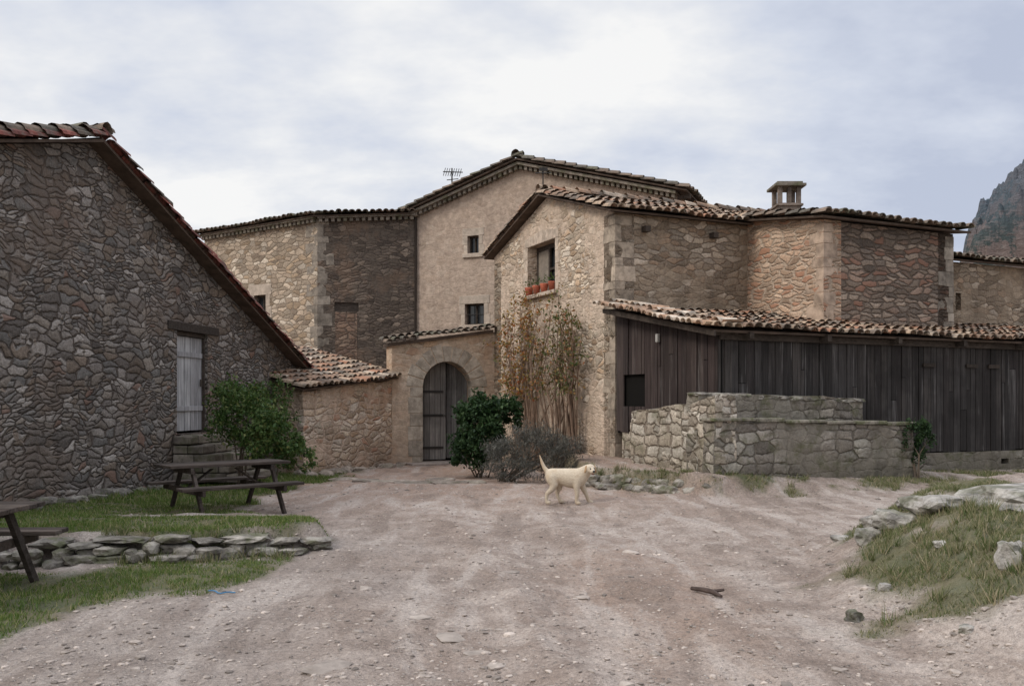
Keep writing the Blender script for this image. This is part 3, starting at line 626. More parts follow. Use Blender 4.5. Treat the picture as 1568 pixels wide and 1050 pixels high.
while x<4.75:
    lw=min(random.uniform(.6,1.1),4.82-x); mb.box(Q(x,-.05+random.uniform(-.012,.012),1.275-x*.029+random.uniform(-.006,.006)),h*(lw-.015),g*.36,Vector((0,0,random.uniform(.055,.07)))); x+=lw
o=mb.obj('coping_slabs',[simple('coping_stone',(.17,.152,.122),.95,.4,5,.03,island=.15,col2=(.30,.268,.215),moss=.75)],st,bevel=.015)
mb=MB()
for i in range(13):
    rock_into(mb,Q(.12+i*.31,.62,1.745-.010*i+random.uniform(-.015,.02)),(random.uniform(.14,.24),.19,random.uniform(.04,.065)),i+50,rot=.42+random.uniform(-.1,.1),boxy=.85,rough=.18)
mb.obj('top_stones',[m_rock],st)
mb=MB(); pl=[(1.25,17.3),(1.4,16.75),(2.0,16.25),(2.7,15.6),(3.4,14.95)]
k=0
for i in range(len(pl)-1):
    a=Vector((*pl[i],0));b=Vector((*pl[i+1],0)); n=max(1,int((b-a).length/.17)); ang=math.atan2((b-a).y,(b-a).x)
    for j in range(n):
        p=a.lerp(b,(j+random.random()*.5)/n)
        for lv in range(2):
            k+=1; rock_into(mb,(p.x+random.uniform(-.05,.05),p.y+.07+.09*lv,.04+.13*lv+random.uniform(-.02,.02)),(random.uniform(.1,.24),random.uniform(.1,.16),random.uniform(.05,.11)),k,boxy=.72,rot=ang+random.uniform(-.4,.4),rough=.22)
mb.obj('rock_ledge',[m_rock])
# ------------------------------------------------------------------ ENTRANCE GATEWAY
gw=empty('entrance_gateway'); A0=(-3.42,25.1); A1=(R(GL,0).x,R(GL,0).y); wa=Wall(A0,A1)
zl=3.2; zr=3.68
u0,zb=wa.at(647,707);u1,_=wa.at(722,707);um=(u0+u1)/2;_,zt=wa.at(685,553); rr=(u1-u0)/2; zs=zt-rr
wa.build('wall',(zl,zr),m_A,parent=gw,op=[(u0,u1,zb-.02,zs,zt)],th=.55)
mb=MB(); N=11; ro=rr+.46
for i in range(N):
    a0=math.pi*i/N+.014;a1=math.pi*(i+1)/N-.014; pr=.012+random.uniform(0,.012); ro_=ro+random.uniform(-.04,.05)
    b=len(mb.v)
    for d in (pr,-.3):
        for (rd,a) in ((rr-.005,a0),(ro_,a0),(ro_,(a0+a1)/2),(ro_,a1),(rr-.005,a1)): mb.v.append(tuple(wa.P(um+rd*math.cos(a),zs+rd*math.sin(a),d)))
    mb.f+= [tuple(b+i for i in (0,1,2,3,4)),tuple(b+i for i in (9,8,7,6,5))]+[(b+(k+1)%5,b+k,b+5+k,b+5+(k+1)%5) for k in range(5)]; mb.m+=[0]*7
z=zb-.3
while z<zs-.05:
    hh=min(random.uniform(.34,.5),zs-z)
    for sgn in (-1,1):
        wd=random.uniform(.3,.46)
        a,b=(u0-wd,u0+.005) if sgn<0 else (u1-.005,u1+wd); wa.trim(mb,a,b,z+.006,z+hh-.006,-.3,.012+random.uniform(0,.01))
    z+=hh
mb.obj('arch_stones',[simple('arch_stone',(.37,.312,.245),.92,.3,5,.03,island=.2,col2=(.50,.43,.345))],gw,bevel=.014)
mb=MB(); n=9; W=u1-u0
for i in range(5):
    a=u0+W*i/n; b=u0+W*(i+1)/n-.012; mid=(a+b)/2; top=zs+math.sqrt(max(.0,rr*rr-(mid-um)**2))+.05
    wa.trim(mb,a,b,zb+.04,top,-.4,-.35+random.uniform(-.004,.004))
mb.obj('door_leaf_left',[m_doorwood],gw)
mb=MB(); hinge=wa.P(u1-.02,0,-.38); dv=(-wa.u*.72-wa.n*.7).normalized(); nv=wa.n
for i in range(4):
    mid=u1-.02-(i+.5)*W*.1; top=zs+math.sqrt(max(0,rr*rr-(mid-um)**2))
    mb.box(hinge+dv*(i*.17)+Vector((0,0,zb+.04)),dv*.158,nv*.05,Vector((0,0,(top if i else zs+.5)-zb-.04)))
mb.obj('door_leaf_right',[m_doorwood],gw)
mb=MB()
for zz in (.35,1.3,2.0): wa.trim(mb,u0+.05,u0+W*.5,zb+zz,zb+zz+.07,-.345,-.33)
for i in range(8): wa.trim(mb,u0+.08+i*.1,u0+.11+i*.1,zb+1.31,zb+1.35,-.33,-.315)
mb.obj('door_ironwork',[m_iron],gw)
mb=MB(); wa.trim(mb,u0-.4,u1+.4,zb-.2,zt+.3,-1.6,-1.55); mb.box(wa.P(u0-.4,zt+.05,-1.6),wa.u*(u1-u0+.8),wa.n*1.04,Vector((0,0,.05))); wa.trim(mb,u0-.45,u0-.4,zb-.2,zt+.1,-1.6,-.56); wa.trim(mb,u1+.4,u1+.45,zb-.2,zt+.1,-1.6,-.56)
mb.obj('dark_passage',[m_void],gw)
mb=MB(); d=wa.P(wa.L,zr)-wa.P(0,zl); O=wa.P(0,zl+.06,.17)-d.normalized()*.12; tile_roof(mb,O,d,-wa.n+Vector((0,0,.18)),wa.L+.1,.8,row=.36); mb.obj('coping_tiles',[m_tileD],gw)
mb=MB(); mb.box(wa.P(-.08,zl-.03,-.6),d,wa.n*.72,Vector((0,0,.09))); mb.obj('coping_course',[m_deck],gw)
mb=MB()
wa.trim(mb,u0-.5,u1+.3,zb-.3,zb-.0,-.3,.55); wa.trim(mb,u0-1.1,u1+.5,zb-.4,zb-.12,.55,1.3)
o=mb.obj('threshold_steps',[simple('worn_slab',(.34,.285,.245),.9,.3,4,.02)],gw,bevel=.03)
# ------------------------------------------------------------------ LOW HOUSE next to the gateway
lh=empty('low_outbuilding'); N0=(-5.08,21.5); wn=Wall(N0,A0)
o=wn.build('front_wall',[(0,1.86),(wn.L,2.22)],m_N,th=.4,parent=lh); roughen(o,.035,size=.25)
w=Wall((-6.1,21.97),N0); o=w.build('end_wall',[(0,2.15),(w.L,1.86)],m_N,th=.4,parent=lh)
d=(wn.P(wn.L,2.22)-wn.P(0,1.86)); O=wn.P(0,1.9,.22)-d.normalized()*.2; roof('roof',O,d,-wn.n+Vector((0,0,.26)),wn.L+.35,3.6,m_tile,lh,row=.36)
mb=MB()
for i in range(30):
    u=random.uniform(-.3,wn.L); p=wn.P(u,0,random.uniform(.0,.6)); s_=random.uniform(.1,.3); rock_into(mb,(p.x,p.y,tz(p.x,p.y)+s_*.05),(s_,s_*.7,s_*.45),i+90,boxy=.6)
m_rockW=simple('warm_rock',(.24,.192,.152),.95,.35,5,.03,island=.25,col2=(.38,.315,.26),moss=.3)
mb.obj('foot_rocks',[m_rockW],lh)
mb=MB()
for i,(x,y,sx,sy) in enumerate([(-2.6,19.0,.5,.25),(-2.0,18.6,.55,.28),(-1.3,18.4,.45,.2),(-3.2,19.4,.35,.25),(-3.8,19.9,.4,.2),(-.8,18.6,.3,.25),(-1.6,19.8,.4,.3)]):
    rock_into(mb,(x,y,tz(x,y)-.01),(sx,sy,.08),i+120,rot=.2,boxy=.7,rough=.15)
mb.obj('flat_step_rocks',[m_rockW])
# ------------------------------------------------------------------ retaining stone edge (left)
mb=MB(); pts=[(-1.98,9.72),(-2.6,9.4),(-3.3,9.08),(-4.1,8.85),(-5.0,8.72),(-6.2,8.6)]
k=200
for tier in range(3):
    for i in range(len(pts)-1):
        a=Vector((*pts[i],0));b=Vector((*pts[i+1],0));L=(b-a).length; x=0; ang=math.atan2((b-a).y,(b-a).x)
        while x<L:
            top=tier==2; w_=random.uniform(.14,.36) if top else random.uniform(.08,.2); p=a+(b-a).normalized()*(x+w_); k+=1
            low=p.x>-2.6
            zg=tz(p.x,p.y-.22)
            if (low and tier==1) or (top and random.random()<.12): x+=w_*1.8; continue
            zc=zg+(.03,.10,.12 if low else .20)[tier]
            rock_into(mb,(p.x,p.y-.05+.05*tier+random.uniform(-.06,.05),zc+random.uniform(-.025,.025)),(w_,random.uniform(.12,.2) if top else .11,random.uniform(.03,.055) if top else random.uniform(.045,.085)),k,rot=ang+random.uniform(-.3,.3),boxy=.75,rough=.3)
            x+=w_*random.uniform(1.7,2.05)
mb.obj('stone_edging',[m_rock])
mb=MB()
for i,(bx,by,D,sx,sy,sz) in enumerate([(1330,798,8.6,.14,.14,.10),(1375,800,8.5,.24,.16,.10),(1432,802,8.3,.30,.2,.10),(1342,780,9.0,.14,.12,.07),(1545,912,6.3,.10,.10,.12),(1310,960,6.5,.07,.06,.06),(1290,800,9.5,.12,.1,.05),(1395,785,9.0,.2,.15,.06),(1480,985,5.7,.06,.05,.03),(1355,930,6.9,.05,.05,.04),(1440,870,7.2,.05,.05,.03)]):
    x=(bx-CX)/F*D; rock_into(mb,(x,D,tz(x,D)+sz*.2),(sx,sy,sz),i+700,sub=3,boxy=.8,rough=.3)
mb.obj('boulder',[m_lime])
mb=MB(); rock_into(mb,(4.95,8.0,.76),(.85,.45,.13),777,rot=.05,sub=3,boxy=.9,rough=.14); mb.obj('flat_boulder',[m_lime])
# ------------------------------------------------------------------ gravel: loose pebbles
mb=MB()
for i in range(8500):
    D=4.6+ (random.random()**1.7)*13; x=random.uniform(-.62,.62)*D*.95
    if random.random()>.35+.65*float(vn(np.array([x*1.3]),np.array([D*1.3]),50)[0]): continue
    s_=random.choice((.006,.008,.01,.014,.02))*random.uniform(.7,1.3)*(1.8 if random.random()<.05 else 1)
    if float(gmask(np.array([x]),np.array([D]))[0])>.5: continue
    rock_into(mb,(x,D,0),(s_*1.2,s_,s_*.6),i,sub=1,rough=.3)
va=np.array(mb.v); nv=len(ico[1][0]); va=va.reshape(-1,nv,3); cen=va.mean(1); zz=terr(cen[:,0],cen[:,1]); va[:,:,2]+=zz[:,None]+.002; mb.v=[tuple(p) for p in va.reshape(-1,3)]
mb.obj('gravel',[simple('gravel_stone',(.32,.272,.235),.95,.3,10,.002,island=.5)])
mb=MB()
for i,(bx,by,sx,sy,sz) in enumerate([(965,843,.1,.08,.03),(780,872,.12,.07,.02),(500,1025,.16,.1,.02),(690,965,.14,.1,.012),(1100,810,.1,.06,.02),(560,900,.09,.06,.02),(890,905,.08,.05,.015),(730,990,.1,.06,.012),(1060,770,.08,.06,.02),(640,940,.1,.07,.012),(760,1010,.08,.06,.012)]):
    D=2227/(by-HY); x=(bx-CX)/F*D; rock_into(mb,(x,D,tz(x,D)),(sx,sy,sz),i+800)
mb.obj('road_rocks',[simple('road_rock',(.34,.29,.25),.95,.25,6,.02)])
# ------------------------------------------------------------------ vegetation
def leafm(name,stops,tr=.25):
    t=T(name); c=t.ramp(t.island(),stops); p=t.bsdf(c,.6,None,spec=.3)
    tr_=t.n('ShaderNodeBsdfTranslucent'); t.set(tr_.inputs[0],c); mx=t.n('ShaderNodeMixShader'); mx.inputs[0].default_value=tr
    t.nt.links.new(p.outputs[0],mx.inputs[1]); t.nt.links.new(tr_.outputs[0],mx.inputs[2]); t.nt.links.new(mx.outputs[0],t.out.inputs[0]); return t.mat
def tris_obj(name,verts,faces_per,mat,parent=None):
    n=len(verts)//faces_per; me=bpy.data.meshes.new(name); me.vertices.add(len(verts)); me.vertices.foreach_set('co',verts.ravel())
    me.loops.add(len(verts)); me.loops.foreach_set('vertex_index',np.arange(len(verts)))
    me.polygons.add(n); me.polygons.foreach_set('loop_start',np.arange(0,len(verts),faces_per)); me.polygons.foreach_set('loop_total',np.full(n,faces_per)); me.update(); me.validate()
    me.materials.append(mat); return link(bpy.data.objects.new(name,me),parent)
def leaves(P,size,up=.3,asp=.5):
    n=len(P); a=rng.normal(size=(n,3)); a[:,2]+=up; a/=np.linalg.norm(a,axis=1)[:,None]; b=rng.normal(size=(n,3)); b=np.cross(a,b); b/=np.linalg.norm(b,axis=1)[:,None]
    s=size*rng.uniform(.6,1.3,n)[:,None]; c=np.cross(a,b)*.15*s
    return np.stack([P-a*s*.5,P+b*s*asp*.5+c,P+a*s*.5,P-b*s*asp*.5+c],1).reshape(-1,3)
def bush(name,blobs,leaf,size,barkm,stems=8,base=None,asp=.5,inner=.35,up=.3):
    e=empty(name); Ps=[]
    for (c,r,n) in blobs:
        nc=max(6,n//40); d=rng.normal(size=(nc,3)); d/=np.linalg.norm(d,axis=1)[:,None]; d[:,2]=np.where(d[:,2]<-.5,-d[:,2],d[:,2])
        rad=rng.uniform(inner,1.12,nc)**.6; cc=np.array(c)+d*rad[:,None]*np.array(r)
        k=n//nc; P=np.repeat(cc,k,0)+rng.normal(size=(nc*k,3))*np.array(r)*.13; Ps.append(P)
    P=np.concatenate(Ps); P=P[P[:,2]>terr(P[:,0],P[:,1])+.02]
    tris_obj('leaves',leaves(P,size,up,asp),4,leaf,e)
    mb=MB(); base=base or (blobs[0][0][0],blobs[0][0][1])
    zb_=tz(*base)
    for i in range(stems):
        c,r,n=random.choice(blobs); tgt=Vector(c)+Vector((random.gauss(0,.45)*r[0],random.gauss(0,.45)*r[1],random.uniform(0,.85)*r[2])); b=Vector((base[0]+random.gauss(0,.08),base[1]+random.gauss(0,.08),zb_-.05))
        mid=b.lerp(tgt,.5)+Vector((random.gauss(0,.08),random.gauss(0,.08),.1)); mb.tube([b,mid,tgt],[.02,.013,.004],5)
    mb.obj('stems',[barkm],e); return e
m_bark=simple('bark',(.13,.10,.075),.95,.3,8)
lf_green=leafm('leaf_green',[(0,(.035,.075,.018)),(.4,(.06,.11,.025)),(.75,(.09,.14,.035)),(.93,(.14,.17,.05)),(1,(.2,.19,.06))])
lf_dark=leafm('leaf_dark',[(0,(.012,.032,.010)),(.5,(.025,.055,.016)),(.9,(.04,.08,.025)),(1,(.07,.11,.04))])
lf_grey=leafm('leaf_grey',[(0,(.075,.072,.06)),(.5,(.11,.105,.09)),(.9,(.16,.155,.13)),(1,(.2,.18,.13))])
lf_aut=leafm('leaf_autumn',[(0,(.10,.11,.03)),(.25,(.20,.15,.04)),(.5,(.38,.22,.05)),(.8,(.36,.11,.04)),(1,(.14,.12,.04))])
lf_aut2=leafm('leaf_late_green',[(0,(.07,.10,.03)),(.5,(.12,.13,.04)),(.75,(.24,.16,.05)),(1,(.30,.11,.045))])
tris_obj('geraniums',leaves(np.array(lf),.055),4,lf_green,pt)
bush('shrub',[((-5.15,16.9,1.15),(.62,.6,.8),2600),((-4.6,16.5,.8),(.55,.5,.7),2300),((-5.5,17.2,1.5),(.4,.4,.55),900),((-4.15,16.7,.5),(.4,.35,.45),1100)],lf_green,.085,m_bark)
bush('shrub',[((-5.55,20.6,1.3),(.45,.5,.8),1300),((-5.6,20.2,.6),(.4,.4,.5),600)],lf_green,.08,m_bark,5)
bush('laurel_shrub',[((-.78,21,.85),(.62,.6,.80),4200),((-.2,21,1.2),(.42,.5,.5),1700),((-1.0,20.9,.35),(.42,.4,.5),1500),((-.4,20.9,.4),(.4,.4,.5),900)],lf_dark,.11,m_bark,asp=.55,inner=.5)
bush('lavender_shrub',[((-.2,19.3,.3),(.55,.5,.5),2600),((.5,19.0,.5),(.65,.55,.62),4200),((1.05,18.9,.35),(.5,.5,.55),2600),((.1,18.6,.1),(.6,.3,.3),1600)],lf_grey,.10,m_bark,20,asp=.13,inner=.3,up=1.1)
m_rosebark=simple('rose_bark',(.20,.135,.095),.9,.3,8)
# climbing roses trained flat against the gable wall
for (bus,lm,nn,zr_,sd_) in (((4.7,3.7),lf_aut,40,(1.9,4.3),.85),((2.3,1.5),lf_aut2,30,(1.9,3.9),.6)):
    e=empty('climbing_rose'); mb=MB(); tips=[]
    for i in range(nn):
        bu=bus[i%2]
        b=R(bu+random.gauss(0,.15),-.25+random.gauss(0,.05),-.05)
        uu=bu+random.gauss(0,sd_); z=random.uniform(*zr_) if random.random()<.6 else random.uniform(zr_[1]-.9,zr_[1]+.2)
        tgt=R(max(1.0,min(6.3,uu)),-.10-random.random()*.4,z); m1=b.lerp(tgt,.35)+g*random.gauss(0,.15)-h*random.random()*.12+Vector((0,0,.35)); m2=b.lerp(tgt,.7)+g*random.gauss(0,.2)-h*random.random()*.1+Vector((0,0,.3))
        mb.tube([b,m1,m2,tgt],[.032,.020,.012,.004],5)
        for q in range(9):
            s0=m1.lerp(m2,random.random()) if random.random()<.35 else m2.lerp(tgt,random.random()); s1=s0+g*random.gauss(0,.24)-h*abs(random.gauss(0,.1))+Vector((0,0,random.gauss(.1,.2))); mb.tube([s0,s1],[.007,.003],4,cap=False)
            if s1.z>1.7: tips+= [s1]*random.choice((0,0,3,8,14))
    mb.obj('stems',[m_rosebark],e)
    P=np.array([tuple(p) for p in tips]); P=P+rng.normal(size=P.shape)*.07; tris_obj('leaves',leaves(P,.095),4,lm,e)
bush('ivy',[(tuple(Q(4.75,-.05,.85)),(.32,.2,.42),1500),(tuple(Q(4.85,.1,.45)),(.25,.2,.35),600)],lf_dark,.06,m_bark,4)
def grass(n,xr,yr,hmin,hmax,thr=.3,wd=.006,seed=0):
    x=rng.uniform(*xr,n);y=rng.uniform(*yr,n); g_=gmask(x,y); cl=fbm(x*5,y*5,60+seed,2)
    k=(g_*(.25+.75*ss(cl,.3,.6))>thr*rng.uniform(.6,1.6,n)); x=x[k];y=y[k];g_=g_[k];n=len(x); z=terr(x,y)-.005
    hh=rng.uniform(hmin,hmax,n)*(.5+1.0*fbm(x*1.7,y*1.7,70))*(.5+.6*g_); an=rng.uniform(0,6.28,n); w=wd*rng.uniform(.6,1.4,n); lean=rng.normal(size=(n,2))*hh[:,None]*.45
    p=np.stack([x,y,z],1); dv=np.stack([np.cos(an)*w,np.sin(an)*w,np.zeros(n)],1); top=p+np.stack([lean[:,0],lean[:,1],hh],1)
    return np.stack([p-dv,p+dv,top],1).reshape(-1,3)
gm_=leafm('grass_blade',[(0,(.06,.105,.018)),(.4,(.10,.165,.03)),(.7,(.15,.20,.045)),(.88,(.26,.24,.10)),(1,(.36,.31,.17))],.3)
gm2=leafm('dry_grass_blade',[(0,(.07,.10,.03)),(.3,(.12,.145,.05)),(.6,(.20,.20,.095)),(.87,(.34,.28,.17)),(1,(.38,.33,.22))],.3)
va=np.concatenate([grass(60000,(-5.4,-1.8),(5.0,9.6),.02,.055,.35,.004),grass(60000,(-8,-2.0),(9.2,14.5),.02,.055,.35,.006,2),grass(26000,(-7,-3.6),(14,22),.03,.10,.35,.008,3)])
e=empty('grass'); tris_obj('lawn',va,3,gm_,e)
va=np.concatenate([grass(90000,(2.3,6.0),(4.4,10.5),.02,.055,.5,.004,4),grass(60000,(2.9,13),(13.5,20),.03,.09,.3,.007,5),grass(14000,(1.1,3.6),(14.5,17.5),.03,.1,.3,.006,6)])
tris_obj('bank_grass',va,3,gm2,e)
tv=[]
for i in range(340):
    if i<120: x=random.uniform(2.6,4.6);y=random.uniform(5.2,9)
    elif i<190: x=random.uniform(3.4,11);y=15+ (x-3.4)*.42+random.uniform(-.6,.25)
    elif i<290: x=random.uniform(-5,-2);y=8.75-(x+5)*-.28+random.uniform(-.35,.15)
    else: x=random.uniform(1.2,3.5);y=17.3-(x-1.2)*1.05+random.uniform(-.25,.1)
    if float(gmask(np.array([x]),np.array([y]))[0])<.25: continue
    z=tz(x,y)
    for q in range(random.randint(14,40)):
        hh=random.uniform(.05,.15); a=random.uniform(0,6.28); w=.005; bx=x+random.gauss(0,.03); by=y+random.gauss(0,.03)
        tv+= [(bx-w*math.cos(a),by-w*math.sin(a),z-.01),(bx+w*math.cos(a),by+w*math.sin(a),z-.01),(bx+random.gauss(0,.05),by+random.gauss(0,.05),z+hh)]
tris_obj('tufts',np.array(tv),3,gm2,e)
# ------------------------------------------------------------------ picnic tables
def table(loc,yaw,L=1.8):
    e=empty('picnic_table'); z=tz(*loc); mb=MB()
    X_=Vector((1,0,0));Y_=Vector((0,1,0));Z_=Vector((0,0,1))
    for i in range(5): mb.box((-L/2+random.uniform(-.01,.01),-.36+i*.147,.71+random.uniform(-.003,.003)),X_*L,Y_*.135,Z_*.04)
    mb.obj('table_top',[m_table],e,bevel=.006)
    mb=MB()
    for sg in (-1,1):
        for i in range(2): mb.box((-L/2+random.uniform(-.01,.01),sg*.66-.14+i*.145,.42),X_*L,Y_*.13,Z_*.04)
    mb.obj('benches',[m_table],e,bevel=.006)
    mb=MB()
    for x in (-L/2+.28,L/2-.32):
        mb.box((x,-.8,.34),X_*.045,Y_*1.6,Z_*.08); mb.box((x,-.36,.625),X_*.045,Y_*.72,Z_*.082)
        for sg in (-1,1):
            a=Vector((x+.046,sg*.2,.70)); b=Vector((x+.046,sg*.68,-.03)); mb.box(b-Y_*.045,X_*.045,Y_*.09,a-b)
        s_=1 if x<0 else -1
        mb.box((x,-.03,.36),X_*.04,Y_*.06,Vector((s_*.42,0,.30)))
    mb.obj('legs',[m_table],e,bevel=.004)
    e.location=(loc[0],loc[1],z); e.rotation_euler=(0,0,yaw); return e
table((-4.28,13.1),math.radians(40))
table((-4.98,7.35),math.radians(2))
# ------------------------------------------------------------------ stick, blue cord
st_=MB(); x0,y0=(1060-CX)/F*7.75,7.75
def gp(x,y,dz=0): return (x,y,tz(x,y)+dz)
st_.tube([gp(x0,y0+.02,.03),gp(x0+.07,y0-.12,.035),gp(x0+.14,y0-.2,.03),gp(x0+.17,y0-.36,.02)],[.018,.022,.024,.013],7)
st_.tube([gp(x0+.12,y0-.18,.03),gp(x0+.24,y0-.16,.05)],[.018,.012],6); st_.obj('fallen_branch',[simple('dead_wood',(.07,.05,.042),.9,.3,10)])
mb=MB(); D=7.6; mb.tube([gp(-2.62+.03*i,D+.03*math.sin(i*1.3),.012) for i in range(9)],[.006]*9,5); mb.obj('blue_cord',[flat('blue_plastic',(.06,.2,.36),.5)])
# ------------------------------------------------------------------ DOG
dog=empty('dog')
f=Vector((.42,-.88,-.18)).normalized(); lat=f.cross(Vector((0,0,1))).normalized(); upv=lat.cross(f); RM=Matrix((f,lat,upv)).transposed(); HC=Vector((.385,-.078,.590))
t=T('dog_fur'); ob=t.objc(); nf=t.noise(t.vmath('MULTIPLY',ob,(20,60,60)),1.5,4,.7)
c=t.mix(t.mr(nf,.3,.7),(.50,.41,.30),(.66,.565,.44)); xyz=t.n('ShaderNodeSeparateXYZ'); t.set(xyz.inputs[0],ob)
c=t.mix(t.mr(xyz.outputs[0],-.34,-.43,0,.55),c,(.46,.30,.17)); c=t.mix(t.mr(t.noise(ob,5,2),.5,.7,0,.5),c,(.48,.355,.23)); c=t.mix(t.mr(xyz.outputs[2],.42,.26,0,.4),c,(.44,.36,.27))
t.bsdf(c,.85,nf,.008,1,.15); m_fur=t.mat
bm=bmesh.new()
def ell(c,rx,ry,rz,M=None):
    r=bmesh.ops.create_uvsphere(bm,u_segments=12,v_segments=8,radius=1)
    for v in r['verts']:
        q=Vector((v.co.x*rx,v.co.y*ry,v.co.z*rz)); v.co=(M@q if M else q)+Vector(c)
def chain(pts,step=.022):
    for a,b in zip(pts,pts[1:]):
        L=(Vector(b[:3])-Vector(a[:3])).length; n=max(2,int(L/step))
        for i in range(n+1):
            t=i/n; p=[a[k]*(1-t)+b[k]*t for k in range(5)]; ell(p[:3],(p[3]+p[4])/2,p[3],p[4])
chain([(-.24,0,.46,.118,.124),(-.10,0,.450,.116,.134),(.05,0,.425,.134,.162),(.15,0,.42,.134,.168),(.21,0,.445,.118,.148),(.28,-.02,.51,.098,.115),(.335,-.05,.56,.086,.094),(.375,-.07,.585,.078,.078)],.03)
chain([(-.31,0,.515,.045,.045),(-.37,0,.59,.034,.034),(-.41,0,.68,.026,.026),(-.44,0,.77,.014,.014),(-.45,0,.80,.008,.008)])
chain([(-.24,-.06,.42,.082,.115),(-.20,-.075,.33,.064,.076),(-.235,-.085,.25,.047,.05),(-.315,-.09,.175,.032,.036),(-.325,-.09,.10,.029,.030),(-.32,-.09,.05,.030,.030)])
chain([(-.24,.06,.42,.082,.115),(-.14,.07,.33,.064,.076),(-.125,.08,.26,.047,.05),(-.17,.09,.18,.032,.036),(-.15,.09,.10,.029,.030),(-.12,.09,.05,.030,.030)])
chain([(.17,-.07,.40,.066,.10),(.165,-.085,.29,.051,.057),(.175,-.09,.17,.037,.040),(.165,-.09,.10,.032,.033),(.165,-.09,.05,.032,.032)])
chain([(.19,.07,.40,.066,.10),(.245,.085,.29,.051,.057),(.30,.09,.18,.037,.040),(.33,.09,.10,.032,.033),(.355,.09,.05,.032,.032)])
for x,y in ((-.295,-.09),(-.095,.09),(.19,-.09),(.38,.09)): ell((x,y,.030),.050,.038,.032); ell((x+.024,y-.015,.022),.024,.017,.021); ell((x+.024,y+.015,.022),.024,.017,.021)
ell(HC,.086,.084,.075,RM); ell(HC+f*.05-upv*.012,.066,.062,.055,RM); ell(HC+f*.10-upv*.020,.060,.045,.040,RM); ell(HC+f*.09-upv*.047,.048,.034,.020,RM)
for sg in (-1,1): ell(HC+f*.048+lat*sg*.035+upv*.040,.022,.02,.015,RM)
me=bpy.data.meshes.new('body'); bm.to_mesh(me); bm.free(); me.materials.append(m_fur)
o=link(bpy.data.objects.new('body',me),dog)
r_=o.modifiers.new('Remesh','REMESH'); r_.mode='VOXEL'; r_.voxel_size=.0095; r_.use_smooth_shade=True
s_=o.modifiers.new('Smooth','SMOOTH'); s_.factor=.5; s_.iterations=5
def blob(name,c,dim,mat,rotm=None,drop=False):
    bm=bmesh.new(); bmesh.ops.create_uvsphere(bm,u_segments=16,v_segments=10,radius=1)
    for v in bm.verts:
        q=Vector((v.co.x*dim[0],v.co.y*dim[1],v.co.z*dim[2]))
        if drop: q.x*=(.6+.45*(.5-v.co.z/2))
        v.co=(rotm@q if rotm else q)+Vector(c)
    for fc_ in bm.faces: fc_.smooth=True
    m_=bpy.data.meshes.new(name); bm.to_mesh(m_); bm.free(); m_.materials.append(mat); return link(bpy.data.objects.new(name,m_),dog)
m_ear=simple('dog_ear_fur',(.44,.29,.165),.85,.2,20,.003); m_blk=flat('dog_black',(.015,.012,.011),.3,.5)
for sg,nm in ((-1,'ear_right'),(1,'ear_left')):
    blob(nm,HC+lat*sg*.084-upv*.010-f*.002,(.046,.015,.066),m_ear,RM@Matrix.Rotation(sg*.22,3,'X'),True)
    blob('eye'+nm[3:],HC+f*.090+lat*sg*.034+upv*.020,(.012,.012,.012),m_blk)
blob('nose',HC+f*.156-upv*.008,(.017,.024,.018),m_blk,RM)
blob('mouth',HC+f*.118-upv*.064,(.034,.020,.009),flat('dog_mouth',(.16,.05,.045),.5),RM)
dx_,dy_=(868-CX)/F*14.4,14.4
dog.location=(dx_,dy_,tz(dx_,dy_)+.002); dog.rotation_euler=(0,0,math.radians(-8))
# ------------------------------------------------------------------ mountain
mx=np.linspace(140,330,300);my=np.linspace(285,400,110);MX,MY=np.meshgrid(mx,my)
d_=(MX-.509*MY)*320/MY+ (fbm(MX*.06,MY*.06,4)-.5)*8+(fbm(MX*.3,MY*.3,14)-.5)*4
H=np.interp(d_,[-4,0,2,5,9,14,20,40,90],[0,34,50,58,66,72,80,88,92])*MY/320*ss(MY,285,300)
H+=ss(d_,0,6)*((np.abs(fbm(MX*.10,MY*.10,8,5)-.5)-.1)*34+(fbm(MX*.5,MY*.5,11,4)-.5)*9)-2
me=bpy.data.meshes.new('mountain'); ny,nx=MX.shape; idx=np.arange(nx*ny).reshape(ny,nx); fc=np.stack([idx[:-1,:-1],idx[:-1,1:],idx[1:,1:],idx[1:,:-1]],-1).reshape(-1,4)
me.from_pydata(np.stack([MX,MY,H],-1).reshape(-1,3).tolist(),[],fc.tolist()); me.update()
t=T('mountain_rock_haze'); ob=t.objc(); n1=t.noise(ob,.13,5,.75); n2=t.noise(t.vmath('MULTIPLY',ob,(1,1,2.5)),.25,5,.75)
c=t.mix(t.mr(n1,.46,.54),(.22,.155,.125),(.06,.072,.055)); c=t.mix(t.mr(n2,.5,.65,0,.6),c,(.30,.235,.20)); sz=t.n('ShaderNodeSeparateXYZ'); t.set(sz.inputs[0],ob)
c=t.mix(t.mr(sz.outputs[2],46,80,.15,.75),c,(.13,.165,.205)); t.bsdf(c,1,n2,3,1,.02); me.materials.append(t.mat); link(bpy.data.objects.new('mountain',me))  # bluish haze, stronger with height, is painted into the rock colour
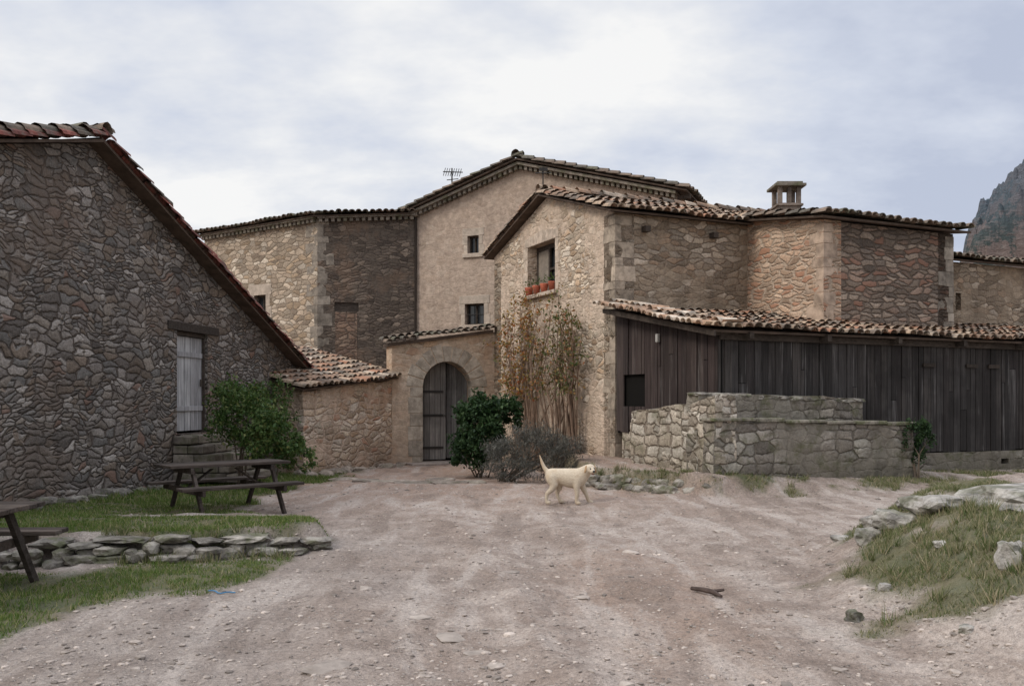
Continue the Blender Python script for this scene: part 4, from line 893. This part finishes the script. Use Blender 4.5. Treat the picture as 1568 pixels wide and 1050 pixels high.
# ------------------------------------------------------------------ sky, sun, camera
SUN=Vector((-.80,-.42,.75)).normalized(); el=math.asin(SUN.z); az=math.atan2(SUN.x,SUN.y)
w=bpy.data.worlds.new('World'); sc.world=w; w.use_nodes=True; nt=w.node_tree; nt.nodes.clear()
t=T.__new__(T); t.nt=nt
out=t.n('ShaderNodeOutputWorld'); sky=t.n('ShaderNodeTexSky',sky_type='NISHITA'); sky.sun_disc=False; sky.sun_elevation=el; sky.sun_rotation=az
b1=t.n('ShaderNodeBackground'); nt.links.new(sky.outputs[0],b1.inputs[0]); b1.inputs[1].default_value=.1
tc=t.n('ShaderNodeTexCoord'); s3=t.n('ShaderNodeSeparateXYZ'); t.set(s3.inputs[0],tc.outputs['Generated'])
zz=t.math('ADD',t.math('MAXIMUM',s3.outputs[2],0),.30); cb=t.n('ShaderNodeCombineXYZ'); t.set(cb.inputs[0],t.math('DIVIDE',s3.outputs[0],zz)); t.set(cb.inputs[1],t.math('DIVIDE',s3.outputs[1],zz))
cv=t.vmath('ADD',t.vmath('MULTIPLY',cb.outputs[0],(1,1.3,1)),(5.1,2.2,0))
n1=t.noise(cv,.9,4,.5,dist=.4); n2=t.noise(cv,2.6,5,.6)
cc=t.math('ADD',t.math('MULTIPLY',n1,.66),t.math('MULTIPLY',n2,.34))
cc=t.math('ADD',cc,t.mr(s3.outputs[0],.25,-.35,-.025,.06))
col=t.ramp(cc,[(.40,(.53,.58,.71)),(.47,(.67,.715,.82)),(.53,(.82,.84,.885)),(.585,(.98,.975,.965))])
col=t.mul(col,t.mr(s3.outputs[2],.44,.9,1.0,2.4))   # overcast luminance rises to the zenith
b2=t.n('ShaderNodeBackground'); nt.links.new(col,b2.inputs[0]); b2.inputs[1].default_value=1.0
mxs=t.n('ShaderNodeMixShader'); mxs.inputs[0].default_value=.93; nt.links.new(b1.outputs[0],mxs.inputs[1]); nt.links.new(b2.outputs[0],mxs.inputs[2]); nt.links.new(mxs.outputs[0],out.inputs[0])
sd=bpy.data.lights.new('sun','SUN'); sd.energy=1.5; sd.angle=math.radians(18); sd.color=(1,.94,.86); so=bpy.data.objects.new('sun',sd); link(so); so.rotation_euler=SUN.to_track_quat('Z','Y').to_euler()
cam=bpy.data.cameras.new('camera'); co=bpy.data.objects.new('camera',cam); link(co); co.location=(0,0,EYE); co.rotation_euler=(math.pi/2,0,0)
cam.sensor_width=36; cam.lens=F/1568*36; cam.shift_y=(HY-525)/1568; cam.clip_end=3000; cam.clip_start=.05; sc.camera=co
sc.view_settings.view_transform='Standard'; sc.view_settings.look='None'; sc.view_settings.exposure=0
